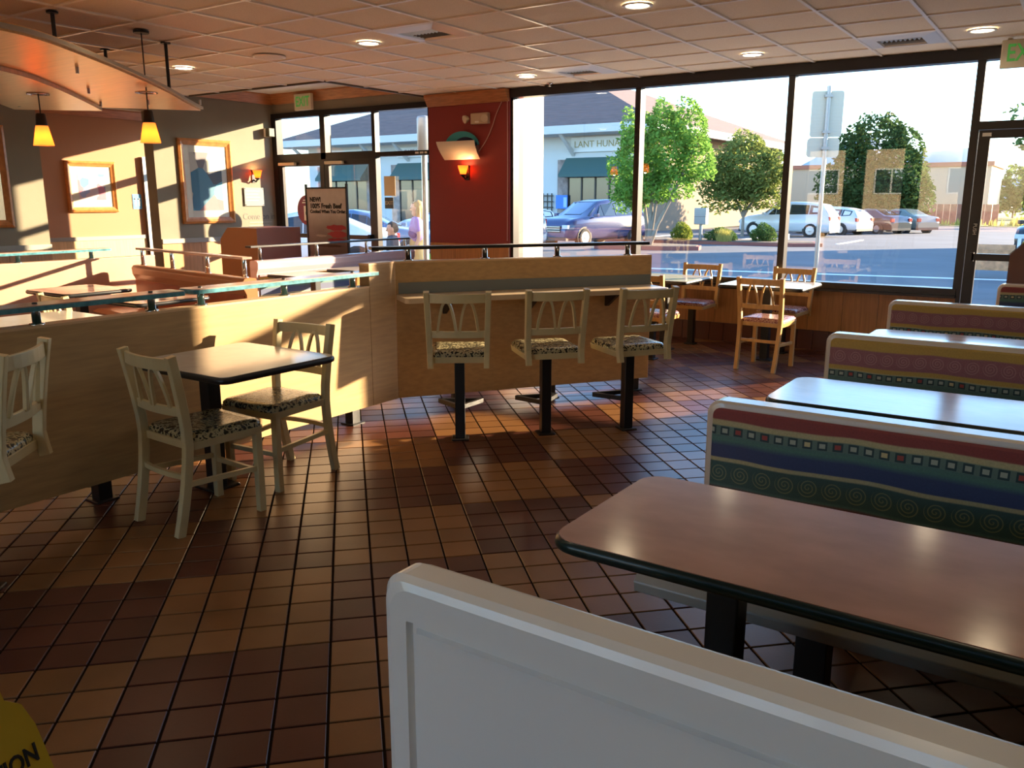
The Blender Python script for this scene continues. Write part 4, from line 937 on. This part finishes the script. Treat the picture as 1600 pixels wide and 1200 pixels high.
# ---- cars
m_tyre=mat('tyre',(.015,.015,.016),.8); m_rim=mat('rim',(.5,.5,.52),.3,metal=.8); m_cgl=mat('car_glass',(.02,.03,.04),.06,spec=.9)
m_hl=mat('headlight',(.7,.72,.75),.1,spec=.8); m_tl=mat('taillight',(.45,.02,.02),.2); m_trim=mat('car_trim',(.03,.03,.032),.5)
PROF={'suv':(4.75,[(0,.55,.62,.70,.5),(.06,.86,.88,.84,.6),(.45,1.0,1.03,.92,.68),(1.2,1.08,1.13,.94,.70),(2.0,1.10,1.64,.95,.64),(2.7,1.10,1.73,.95,.66),(3.7,1.12,1.70,.95,.65),(4.3,1.13,1.60,.93,.62),(4.65,1.08,1.14,.90,.66),(4.75,.75,.80,.86,.6)],(3,4),(7,8)),
 'sedan':(4.7,[(0,.50,.55,.68,.5),(.06,.70,.73,.82,.6),(.5,.82,.86,.88,.66),(1.35,.92,.96,.91,.68),(2.15,.94,1.36,.91,.58),(2.6,.94,1.44,.91,.60),(3.2,.95,1.40,.91,.58),(4.0,.98,1.06,.90,.66),(4.6,.96,1.0,.86,.62),(4.7,.62,.66,.82,.55)],(3,4),(6,7)),
 'hatch':(4.4,[(0,.50,.55,.68,.5),(.06,.72,.75,.82,.6),(.5,.86,.90,.88,.66),(1.0,.95,1.0,.90,.68),(1.9,.97,1.46,.90,.58),(2.5,.98,1.54,.90,.60),(3.4,1.02,1.48,.90,.58),(4.0,1.06,1.36,.88,.56),(4.3,1.0,1.06,.86,.62),(4.4,.66,.70,.82,.55)],(3,4),(7,8))}
def car(label,kind,paint,x,y,rz,s=1.0):
    L,st,ws,rw=PROF[kind]; t=thing('car',label,'car',(x,y,gz(y)),rz,'parked cars'); t.scale=(s,s,s)
    def sec(i):
        X,zb,zr,w,wr=st[i]; X-=L/2
        half=[(w*.86,.24),(w*.97,.36),(w,.6 if zb>.65 else zb*.8),(w*.985,zb-.06),(w*.95,zb),(wr+(w*.93-wr)*.15,zb+(zr-zb)*.82),(wr,zr-.01),(wr*.6,zr+.015)]
        return [(X,a,z) for a,z in half]+[(X,-a,z) for a,z in reversed(half)]
    secs=[sec(i) for i in range(len(st))]
    # body, with wheel arches darkened by separate liners
    MB().rings(secs,cap=True,smooth=True).build('body',paint,t)
    def panel(pts,nm,m,off):
        P=[Vector(p) for p in pts]; nrm=(P[1]-P[0]).cross(P[2]-P[0]).normalized(); c=sum(P,Vector())/len(P)
        if nrm.dot(c-Vector((0,0,.8)))<0: nrm=-nrm
        return MB().add([p+(c-p)*.06+nrm*off for p in P],[tuple(range(len(P)))]).build(nm,m,t)
    a,b=ws; A,B=secs[a],secs[b]
    panel([A[4],B[5],B[6],B[7],B[8],B[9],B[10],A[11],A[8],A[7]],'windscreen',m_cgl,.02)
    a2,b2=rw; A,B=secs[a2],secs[b2]
    panel([A[5],A[6],A[7],A[8],A[9],A[10],B[11],B[4]],'rear_window',m_cgl,.02)
    for sd in (0,1):
        q=(lambda S,k: S[k] if sd==0 else S[15-k])
        gs=list(range(ws[1],rw[0]+1))
        for k in range(len(gs)-1):
            A,B=secs[gs[k]],secs[gs[k+1]]
            panel([q(A,4),q(B,4),q(B,5),q(A,5)],'side_window',m_cgl,.012)
        A,B=secs[ws[0]],secs[ws[1]]; m1=[(u+v)/2 for u,v in zip(q(A,4),q(B,4))]
        panel([m1,q(B,4),q(B,5)],'side_window',m_cgl,.012)
    for wx in (-L/2+.88,L/2-.92):
        for sgn in (-1,1):
            R_=.34 if kind=='suv' else .31; yy=sgn*.86
            MB().rings([[(wx+(R_+.06)*math.cos(2*math.pi*k/18),yy+d,R_+(R_+.06)*math.sin(2*math.pi*k/18)) for k in range(18)] for d in (-.1*sgn,sgn*.07)]).build('wheel_arch',m_trim,t)
            wh=MB().rings([[(wx+r*math.cos(2*math.pi*k/18),yy+d*sgn,R_+r*math.sin(2*math.pi*k/18)) for k in range(18)] for r,d in ((R_,-.1),(R_,.08),(R_-.04,.105),(R_*.66,.105))],smooth=False).build('wheel',m_tyre,t)
            MB().rings([[(wx+r*math.cos(2*math.pi*k/10),yy+d*sgn,R_+r*math.sin(2*math.pi*k/10)) for k in range(10)] for r,d in ((R_*.66,.106),(R_*.5,.09),(R_*.15,.112))]).build('rim',m_rim,wh)
    zf=st[1][1]
    for sgn in (-1,1):
        MB().box(-L/2+.0,-L/2+.28,sgn*.70-.14,sgn*.70+.14,zf-.20,zf-.06).build('headlight',m_hl,t,bevel=.02)
        MB().box(L/2-.20,L/2-.0,sgn*.72-.13,sgn*.72+.13,st[-2][1]-.26,st[-2][1]-.06).build('taillight',m_tl,t,bevel=.02)
        MB().box(-L/2+1.35,-L/2+1.5,sgn*(st[3][3]+.09)-.09,sgn*(st[3][3]+.09)+.09,st[3][1]+.0,st[3][1]+.13).build('mirror',paint,t,bevel=.02)
    MB().box(-L/2-.02,-L/2+.1,-.5,.5,zf-.34,zf-.10).build('grille',m_trim,t)
    for k in range(3): MB().box(-L/2-.03,-L/2+.0,-.48,.48,zf-.30+k*.08,zf-.275+k*.08).build('grille_bar',m_rim,t)
    MB().box(-L/2-.01,L/2+.01,-.78,.78,.22,.36).build('lower_trim',m_trim,t)
    return t
pw=mat('white_car_paint',(.72,.73,.75),.25,coat=.6); pn=mat('navy_car_paint',(.045,.05,.14),.2,coat=.8); pb=mat('blue_car_paint',(.10,.18,.30),.2,coat=.8); pk=mat('black_car_paint',(.02,.025,.03),.2,coat=.8); pg=mat('sage_car_paint',(.20,.22,.18),.25,coat=.6)
car('navy SUV parked facing us behind the bright green tree','suv',pn,-17.3,31.7,R(78),1.07)
car('white SUV parked side-on behind the clipped shrubs','suv',pw,-13.8,48.0,R(-4),1.07)
car('white hatchback parked beyond the white SUV, right of the sign post','hatch',pw,-12.9,53.5,R(-20),1.05)
car('black sedan parked next to the white hatchback','sedan',pk,-11.4,57,R(-30),1.05)
car('sage green sedan at the end of the parked row','sedan',pg,-10.2,60,R(-35),1.05)
car('pale hatchback half hidden behind the navy SUV','hatch',pw,-22.6,33.5,R(60))
car('blue sedan seen through the left entrance doors','sedan',pb,-17.4,18.2,R(-150))
car('dark blue SUV behind the woman outside','suv',pb,-17.6,23.6,R(72),1.1)
car('white car close outside the left entrance doors','sedan',pw,-15.2,13.6,R(40))
car('black SUV seen at the right picture edge through the door','suv',pk,-.6,33,R(80))
for k,(xx,pp,kd) in enumerate(((-27,pw,'suv'),(-21,pb,'sedan'),(-15,pw,'sedan'),(-9,pg,'suv'),(-3,pw,'hatch'))):
    c=car('distant parked car beyond the dry grass, %s from the left'%('first second third fourth fifth'.split()[k]),kd,pp,xx,178,R(10*k-20))
# ---- trees and shrubs
m_bark=mat('bark',(.30,.24,.18),.9,noise=(8,.25,(1,1,.3)))
def foliage(blobs,n,size,rnd,zmin=-99):
    mb=MB()
    tot=sum(b[3]*b[4]*b[5] for b in blobs)
    for cx,cy,cz,rx,ry,rz in blobs:
        for _ in range(int(n*(rx*ry*rz)/tot)+1):
            while True:
                u=Vector((rnd.uniform(-1,1),rnd.uniform(-1,1),rnd.uniform(-1,1)))
                if .05<u.length<1: break
            r=u.length**.45; u=u.normalized()*r*(1+.18*math.sin(5*u.x+3*u.z)+.1*rnd.uniform(-1,1))
            p=Vector((cx+u.x*rx,cy+u.y*ry,cz+u.z*rz))
            a=Vector((rnd.gauss(0,1),rnd.gauss(0,1),rnd.gauss(0,.7))).normalized(); b=a.cross(Vector((rnd.gauss(0,1),rnd.gauss(0,1),rnd.gauss(0,1)))).normalized()
            s=size*rnd.uniform(.6,1.4)
            mb.add([p-a*s,p-b*s*.45,p+a*s,p+b*s*.45],[(0,1,2,3)])
    return mb
def tree(name,label,base,trunks,blobs,n,size,lm,group='trees outside',seed=1):
    t=thing(name,label,'tree',base,0,group); rnd=random.Random(seed)
    for tr in trunks:
        k=len(tr); MB().tube(tr,[.10*(1-.6*i/(k-1)) for i in range(k)],8).build('trunk',m_bark,t)
    foliage(blobs,n,size,rnd).build('crown',lm,t,kind='stuff')
    return t
l_bright=leaf_mat('bright_leaf',(.20,.36,.07),.5); l_olive=leaf_mat('olive_leaf',(.21,.25,.07),.5); l_dark=leaf_mat('dark_leaf',(.07,.12,.04),.4); l_far=leaf_mat('far_leaf',(.16,.22,.07),.4); l_hedge=leaf_mat('hedge_leaf',(.10,.17,.05),.35)
b=(-13.7,29.4,gz(29.4))
tree('ash_tree','bright green multi-trunk tree on the near planter island',b,[[(.1,0,0),(.15,.0,.5),(.25,.1,1.5),(.55,.3,3.3)],[(0,.1,0),(-.1,.2,.8),(-.35,.3,2.0),(-.6,.4,3.4)],[(.1,-.05,0),(.4,0,.9),(.9,.2,2.0),(1.5,.5,3.6)],[(-.1,0,0),(-.4,.0,.8),(-.7,.1,1.7),(-.9,.2,2.4)],[(.05,.05,.2),(.1,.1,1.5),(.1,.2,3.0)]],
  [(-.55,.2,3.1,1.0,1.0,1.25),(.55,.3,3.6,1.0,1.0,1.35),(1.25,.6,4.3,.75,.8,1.05),(1.55,.7,3.3,.7,.8,.9),(-.9,.1,4.3,.35,.5,.9),(-.2,.1,2.2,.9,.9,.6),(.35,.3,4.7,.5,.6,.7),(-.35,.2,4.4,.45,.6,.6),(-.75,.1,2.0,.75,.8,.65),(.9,.3,2.3,.7,.8,.55)],13000,.085,l_bright,seed=2)
b=(-15.4,45.1,gz(45.1))
tree('plum_tree','olive green round tree behind the shrubs, right of the bright one',b,[[(0,0,0),(0,0,1.2),(.2,.1,2.6)],[(0,0,1.1),(-.6,.1,2.2)],[(0,0,1.1),(.7,.2,2.4)]],[(0,0,3.6,1.9,1.6,1.5),(-.9,0,2.9,1.3,1.2,1.0),(1.1,.3,3.1,1.2,1.2,1.15),(-.1,.1,4.6,1.2,1.1,.9),(.2,0,2.6,1.4,1.2,.7),(-1.6,-.2,3.3,1.1,1.0,1.2),(1.5,.2,3.6,.9,.9,.9),(-.9,-.1,2.0,1.3,1.0,.75),(.8,.1,2.1,1.2,1.0,.7)],13000,.11,l_olive,seed=3)
b=(-12.8,65.4,gz(65.4))
tree('dark_tree','large dark tree behind the grey road sign',b,[[(0,0,0),(.1,0,2.5),(.2,0,5)]],[(-1.6,0,3.4,2.2,2.2,2.6),(1.4,0,3.6,2.2,2.2,2.5),(-.2,0,5.9,2.4,2.0,1.9),(-1.7,0,6.1,1.1,1.2,1.3),(.6,0,6.9,1.0,1.0,1.1),(1.8,0,5.8,1.3,1.2,1.2),(0,.3,2.4,3.2,2.2,1.6),(2.6,0,2.6,1.4,1.2,1.6)],16000,.17,l_dark,seed=4)
for k,(x,y,h,w_,sd_) in enumerate(((-19.5,120,5.5,4.5,5),(-13,125,6.0,5,6),(-7.5,118,6.2,4.0,7),(-3.0,112,5.0,3.6,8),(1.5,118,7.2,4.5,9))):
    tree('far_tree',('far round tree behind the dry grass, %s from the left'%('first second third fourth fifth'.split()[k])),(x,y,-.7),[[(0,0,0),(0,0,h*.5)]],[(0,0,h*.55,w_*.55,w_*.5,h*.42),(w_*.3,0,h*.42,w_*.4,w_*.4,h*.33),(-w_*.3,0,h*.4,w_*.4,w_*.4,h*.3)],2600,.28,l_far if k!=3 else l_dark,'trees beyond the dry grass',sd_)
tree('street_tree','loose grey green tree top at the right picture edge beyond the door',(-.6,24,gz(24)),[[(0,0,0),(.1,0,2),(.2,0,3.6)]],[(0,0,3.7,1.1,1.0,.85),(-.5,.1,3.3,.6,.6,.45),(.5,0,4.2,.8,.7,.6)],1500,.09,l_far,seed=12)
tree('young_tree','thin young tree in the dry grass seen through the door',(-2.9,80,gz(75)),[[(0,0,0),(0,0,2.5)]],[(0,0,2.9,.9,.8,1.9),(0,0,1.9,1.3,1,.8)],900,.16,l_far,seed=13)
def shrub(label,x,y,rx,rz,lm,sd_):
    t=thing('shrub',label,'shrub',(x,y,gz(y)+.12),0,'clipped shrubs on the planter'); rnd=random.Random(sd_)
    foliage([(0,0,rz*.85,rx,.5,rz)],2600,.05,rnd).build('foliage',lm,t,kind='stuff')
    MB().tube([(0,0,0),(0,0,rz)],[.05,.02],6).build('stem',m_bark,t)
shrub('yellow green clipped shrub left of the grey utility box',-14.75,35.3,.42,.40,leaf_mat('lime_leaf',(.24,.28,.05),.45),21)
shrub('low wide clipped shrub right of the grey utility box',-13.05,35.6,.68,.30,l_hedge,22)
shrub('round clipped shrub before the white SUV',-11.35,36.1,.52,.40,l_hedge,23)
gt=MB(); rg=random.Random(9)
for _ in range(260):
    a=rg.uniform(0,6.28); r=rg.uniform(0,.35); h=rg.uniform(.3,.65); lx=rg.uniform(-.25,.25)
    x=r*math.cos(a);y=r*math.sin(a)*.6
    gt.add([(x-.012,y,0),(x+.012,y,0),(x+lx,y,h)],[(0,1,2)])
t=thing('grass_clump','tan ornamental grass clump in front of the low shrub','grass',(-12.7,34.95,gz(35)+.12)); gt.build('blades',gm,t,kind='stuff')
# ---- street furniture
m_galv=mat('galvanised',(.38,.38,.36),.45,metal=.5); m_back=mat('sign_back',(.50,.49,.40),.5,metal=.2)
t=thing('road_sign','back of a grey road sign on a post outside the big window','sign',(-3.63,14.35,gz(14.4)),R(26))
MB().tube([(0,0,0),(0,0,3.45)],.035,10).build('post',m_galv,t)
MB().prism_y(rrect(-.245,.245,2.675,3.38,.04),.04,.048).build('upper_plate',m_back,t)
MB().prism_y(rrect(-.275,.225,2.36,2.665,.06),.04,.048).build('lower_plate',m_back,t)
for z in (2.5,2.75,3.3): MB().box(-.06,.06,-.04,.045,z-.02,z+.02).build('clamp',m_galv,t)
t=thing('lamp_post','tall grey lamp post beyond the olive tree','lamp post',(-12.4,42.75,gz(42.75)))
MB().tube([(0,0,0),(0,0,8.5)],.08,10).build('pole',m_galv,t); MB().lathe([(.2,0),(.2,.25),(.1,.3)],14).build('base',m_galv,t); MB().box(-.9,.1,-.15,.15,8.4,8.55).build('lamp_head',m_galv,t)
t=thing('utility_box','grey utility box on a post between the shrubs','box',(-13.95,35.4,gz(35.4)+.1))
MB().box(-.27,.27,-.15,.15,.72,1.42).build('cabinet',m_galv,t,bevel=.02); MB().box(-.27,.27,-.16,-.15,1.05,1.06).build('door_seam',m_frame,t); MB().tube([(0,0,0),(0,0,.72)],.07,10).build('post',m_galv,t)
t=thing('grey_cylinder_post','grey post with a fat cylinder top outside the left entrance','post',(-8.36,10.04,-.12))
MB().tube([(0,0,0),(0,0,2.3)],.045,12).build('pole',m_alu,t); MB().lathe([(.085,2.3),(.10,2.32),(.10,2.80),(.085,2.83),(.03,2.84)],20).build('cylinder_top',m_galv,t)
t=thing('barricade','low orange board on a white frame outside the right door','barricade',(-1.75,22.6,gz(22.6)))
MB().box(-.45,.45,-.02,.02,.15,.75).build('board',mat('orange_board',(.62,.30,.14),.7,noise=(7,.3)),t); MB().box(-.55,-.48,-.03,.03,0,.9).box(.48,.55,-.03,.03,0,.9).build('frame',m_line,t)
t=thing('bollard','yellow bollard outside the right door','bollard',(-.95,20.5,gz(20.5)))
MB().lathe([(.12,0),(.12,.85),(.08,.95),(.01,.98)],14).build('tube',mat('bollard_yellow',(.75,.48,.03),.6),t); MB().lathe([(.18,0),(.18,.05)],14).build('base',m_conc,t)
# unseen block added off to the right to cast shade on the near lot
t=thing('added_shade_block','unseen low tan block added right of the lot to shade it','building',(0,0,0))
MB().box(2.5,42,34,48,-.6,5.2).build('walls',MATS['tan_stucco'],t); MB().box(2.3,42.2,33.8,48.2,5.2,5.6).build('parapet',MATS['brick_band'],t)
# ---- building across the street behind the viewer, seen only mirrored in the glass
t=thing('tan_office','tan two-storey office across the street, mirrored in the big window','building',(0,-34,-.2))
MB().box(-26,8,-12,0,0,5.4).build('walls',mat('office_stucco',(.62,.48,.30),.9),t); MB().box(-26.3,8.3,-12.3,.3,4.7,5.5).build('cornice',mat('office_cornice',(.70,.60,.44),.9),t)
MB().box(-26.02,8.02,-12.02,.02,0,1.1).build('base_band',mat('office_base',(.45,.22,.13),.9),t)
for k in range(9):
    wn=MB().box(-25+k*3.7,-23.2+k*3.7,0,.06,2.0,3.4).build('window',m_line,t); MB().box(-24.92+k*3.7,-24.15+k*3.7,.06,.07,2.08,3.32).box(-24.05+k*3.7,-23.28+k*3.7,.06,.07,2.08,3.32).build('pane',m_shade_gl,wn)
# ================================================================ people outside
m_skin=mat('skin',(.62,.36,.24),.55); m_hairb=mat('blonde_hair',(.50,.30,.10),.5,noise=(40,.25,(1,1,.2))); m_hairk=mat('dark_hair',(.03,.02,.015),.5)
m_lav=mat('lavender_shirt',(.40,.25,.52),.8); m_lavd=mat('purple_print',(.16,.07,.24),.8); m_khaki=mat('tan_shorts',(.62,.42,.16),.8); m_slate=mat('slate_shirt',(.07,.08,.11),.8); m_shoe=mat('shoe',(.15,.13,.12),.7)
def skin_body(name,joints,edges,root,parent,mat_,levels=2):
    m=bpy.data.meshes.new(name); m.from_pydata([j[:3] for j in joints],edges,[]); m.materials.append(mat_)
    o=bpy.data.objects.new(name,m); link(o,parent)
    sk=o.modifiers.new('skin','SKIN'); 
    if not m.skin_vertices: m.skin_vertices.new() if hasattr(m.skin_vertices,'new') else None
    return o,sk
def limb_mesh(chains,name,mat_,parent,n=12):
    """continuous figure from overlapping tapered chains merged by a voxel remesh"""
    mb=MB()
    for pts in chains:
        P=[Vector(p[:3]) for p in pts]; rr=[p[3] for p in pts]
        mb.tube(P,rr,n)
        for p,r_ in zip(P,rr):
            rings=[[(p.x+r_*math.sin(a)*math.cos(2*math.pi*k/n),p.y+r_*math.sin(a)*math.sin(2*math.pi*k/n),p.z+r_*math.cos(a)) for k in range(n)] for a in (2.9,2.3,1.57,.85,.25)]
            mb.rings(rings)
    o=mb.build(name,mat_,parent)
    rm=o.modifiers.new('merge','REMESH'); rm.mode='VOXEL'; rm.voxel_size=.012; rm.use_smooth_shade=True
    sm=o.modifiers.new('soft','SMOOTH'); sm.factor=.5; sm.iterations=3
    return o
def head(z,r,parent_chains,fwd=(0,1)):
    fx,fy=fwd
    return [[(0,0,z,r*.92),(fx*.015,fy*.015,z+.03,r)],[(fx*.03,fy*.03,z-.07,r*.62),(fx*.05,fy*.05,z-.085,r*.42)],[(fx*r*.9,fy*r*.9,z+.01,.014),(fx*(r+.018),fy*(r+.018),z-.02,.016)],
            [(r*.9*fy,r*.9*-fx,z-.005,.02),(r*.98*fy,r*.98*-fx,z+.02,.018)],[(-r*.9*fy,r*.9*fx,z-.005,.02),(-r*.98*fy,r*.98*fx,z+.02,.018)]]
def hand(x,y,z,dx,dy):
    ch=[[(x,y,z,.028),(x+dx*.03,y+dy*.03,z-.05,.032),(x+dx*.05,y+dy*.05,z-.08,.028)]]
    for k,(o_,ln) in enumerate(((-.022,.055),(-.008,.068),(.007,.064),(.021,.05))):
        px,py=-dy*o_,dx*o_
        ch.append([(x+dx*.05+px,y+dy*.05+py,z-.08,.0095),(x+dx*.06+px,y+dy*.06+py,z-.08-ln*.55,.009),(x+dx*.045+px,y+dy*.045+py,z-.08-ln,.008)])
    ch.append([(x+dx*.03-dy*.03,y+dy*.03+dx*.03,z-.045,.011),(x+dx*.05-dy*.05,y+dy*.05+dx*.05,z-.085,.0095)])
    return ch
def face(t,z,r,fwdy,mouthz):
    for s in (-1,1):
        MB().lathe([(.001,.010),(.009,.006),(.011,0),(.009,-.006),(.001,-.010)],10,(s*.032,fwdy)).build('eye',mat('eye_dark',(.03,.025,.02),.3),t,loc=(0,0,z))
    MB().box(-.022,.022,fwdy-.012,fwdy+.003,mouthz-.005,mouthz+.005).build('mouth',mat('lips',(.42,.14,.12),.5),t,bevel=.003)
# local +y is where the figure faces
def woman():
    t=thing('person','person with long blonde hair and lavender top walking past the left entrance','person',(-9.80,11.53,-.12),R(130))
    hz=1.46
    ch=head(hz,.098,None)
    ch+=[[(0,-.01,1.24,.058),(0,.0,1.40,.052)],[(-.17,-.01,1.25,.055),(0,-.01,1.27,.075),(.17,-.01,1.25,.055)],[(0,-.01,1.22,.12),(0,0,1.08,.13),(0,-.0,.96,.118),(0,-.01,.85,.14),(0,-.01,.78,.13)],[(-.08,-.01,1.15,.10),(-.07,0,.98,.09)],[(.08,-.01,1.15,.10),(.07,0,.98,.09)],[(-.055,.06,1.12,.075)]*2,[(.055,.06,1.12,.075)]*2,
         [(.17,-.01,1.25,.052),(.215,.0,1.08,.043),(.22,.02,.96,.036),(.20,.10,.80,.028),(.19,.13,.75,.025)],[(-.17,-.01,1.25,.052),(-.215,-.03,1.08,.043),(-.225,-.03,.96,.036),(-.22,.06,.76,.028),(-.22,.08,.72,.025)],
         [(.085,0,.80,.10),(.095,.06,.45,.062),(.095,.0,.12,.04),(.095,.10,.04,.035),(.095,.14,.03,.028)],[(-.085,0,.80,.10),(-.095,-.06,.45,.062),(-.095,-.18,.14,.04),(-.095,-.10,.04,.035)]]
    ch+=hand(.19,.13,.75,0,1)+hand(-.22,.08,.72,0,1)
    b=limb_mesh(ch,'body',m_skin,t)
    # clothing shells that follow the figure
    limb_mesh([[(0,-.01,1.22,.135),(0,0,1.08,.145),(0,0,.98,.133)],[(-.08,-.01,1.15,.115),(-.07,0,.97,.107)],[(.08,-.01,1.15,.115),(.07,0,.97,.107)],[(-.055,.06,1.12,.09)]*2,[(.055,.06,1.12,.09)]*2,[(-.17,-.01,1.25,.068),(0,-.01,1.26,.085),(.17,-.01,1.25,.068)],[(.17,-.01,1.25,.066),(.213,.0,1.11,.058)],[(-.17,-.01,1.25,.066),(-.213,-.02,1.11,.058)]],'shirt',m_lav,t)
    limb_mesh([[(-.06,.085,1.04,.075),(.06,.085,1.04,.075)],[(-.10,.03,1.02,.09),(.10,.03,1.02,.09)]],'shirt_print',m_lavd,t)
    limb_mesh([[(0,-.01,.90,.148),(0,-.01,.78,.155)],[(.085,0,.80,.118),(.092,.04,.56,.10)],[(-.085,0,.80,.118),(-.092,-.04,.56,.10)]],'shorts',m_khaki,t)
    limb_mesh([[(0,-.02,hz+.05,.108),(0,-.05,hz,.105),(0,-.08,hz-.12,.085),(0,-.10,hz-.26,.075)],[(.075,-.03,hz+.02,.05),(.085,-.03,hz-.12,.045),(.08,-.02,hz-.26,.035)],[(-.075,-.03,hz+.02,.05),(-.085,-.03,hz-.12,.045),(-.08,-.02,hz-.26,.035)]],'hair',m_hairb,t)
    face(t,hz+.015,.098,.100,hz-.055)
    for s in (-1,1): MB().box(s*.045-.035,s*.045+.035,.055,.075,hz+.085,hz+.115).build('sunglass_lens',MATS['car_glass'],t,bevel=.008)
    for x,y in ((.095,.05),(-.095,-.12)): limb_mesh([[(x,y-.06,.045,.045),(x,y+.05,.04,.045),(x,y+.12,.03,.035)]],'shoe',m_shoe,t)
    return t
woman()
def child():
    t=thing('person','child with short dark hair and slate shirt holding the adult hand','person',(-10.18,11.30,-.12),R(134))
    hz=1.10
    ch=head(hz,.090,None)
    ch+=[[(0,-.01,.94,.046),(0,0,1.06,.044)],[(-.12,0,.94,.045),(0,0,.95,.06),(.12,0,.94,.045)],[(0,0,.92,.095),(0,0,.78,.10),(0,0,.64,.105)],[(-.05,0,.88,.08),(-.05,0,.66,.08)],[(.05,0,.88,.08),(.05,0,.66,.08)],
         [(.12,0,.94,.042),(.15,-.06,.80,.033),(.17,-.18,.72,.026),(.18,-.24,.72,.022)],[(-.12,0,.94,.042),(-.155,.02,.78,.033),(-.155,.07,.64,.026),(-.155,.09,.60,.022)],
         [(.06,0,.64,.075),(.065,.05,.34,.048),(.065,.02,.08,.032),(.065,.09,.03,.03)],[(-.06,0,.64,.075),(-.065,-.04,.34,.048),(-.065,-.12,.09,.032),(-.065,-.05,.03,.03)]]
    ch+=hand(.18,-.24,.72,0,-1)+hand(-.155,.09,.60,0,1)
    limb_mesh(ch,'body',m_skin,t)
    limb_mesh([[(0,0,.92,.11),(0,0,.78,.115),(0,0,.62,.12)],[(-.05,0,.88,.095),(-.05,0,.64,.095)],[(.05,0,.88,.095),(.05,0,.64,.095)],[(-.12,0,.94,.058),(0,0,.95,.07),(.12,0,.94,.058)],[(.12,0,.94,.055),(.148,-.05,.83,.047)],[(-.12,0,.94,.055),(-.152,.01,.83,.047)]],'shirt',m_slate,t)
    limb_mesh([[(0,0,.62,.12),(0,0,.56,.12)],[(.06,0,.62,.088),(.064,.04,.40,.072)],[(-.06,0,.62,.088),(-.064,-.03,.40,.072)]],'shorts',mat('grey_shorts',(.16,.16,.17),.8),t)
    limb_mesh([[(0,-.02,hz+.05,.093),(0,-.035,hz+.02,.088)],[(0,.03,hz+.075,.06),(0,.0,hz+.08,.07)]],'hair',m_hairk,t)
    face(t,hz+.015,.09,.092,hz-.05)
    for x,y in ((.065,.03),(-.065,-.09)): limb_mesh([[(x,y-.04,.04,.038),(x,y+.04,.035,.038),(x,y+.09,.028,.03)]],'shoe',m_shoe,t)
child()
t=thing('shopping_bag','small green bag hanging from the adult hand','bag',(-9.62,11.72,.36),R(122))
MB().prism_y([(-.08,0),(.08,0),(.09,.2),(-.09,.2)],-.04,.04).build('pouch',mat('green_bag',(.10,.50,.12),.6),t,bevel=.01); MB().tube([(-.05,0,.2),(-.03,0,.30),(.03,0,.30),(.05,0,.2)],.006,6).build('handle',MATS['green_bag'],t)
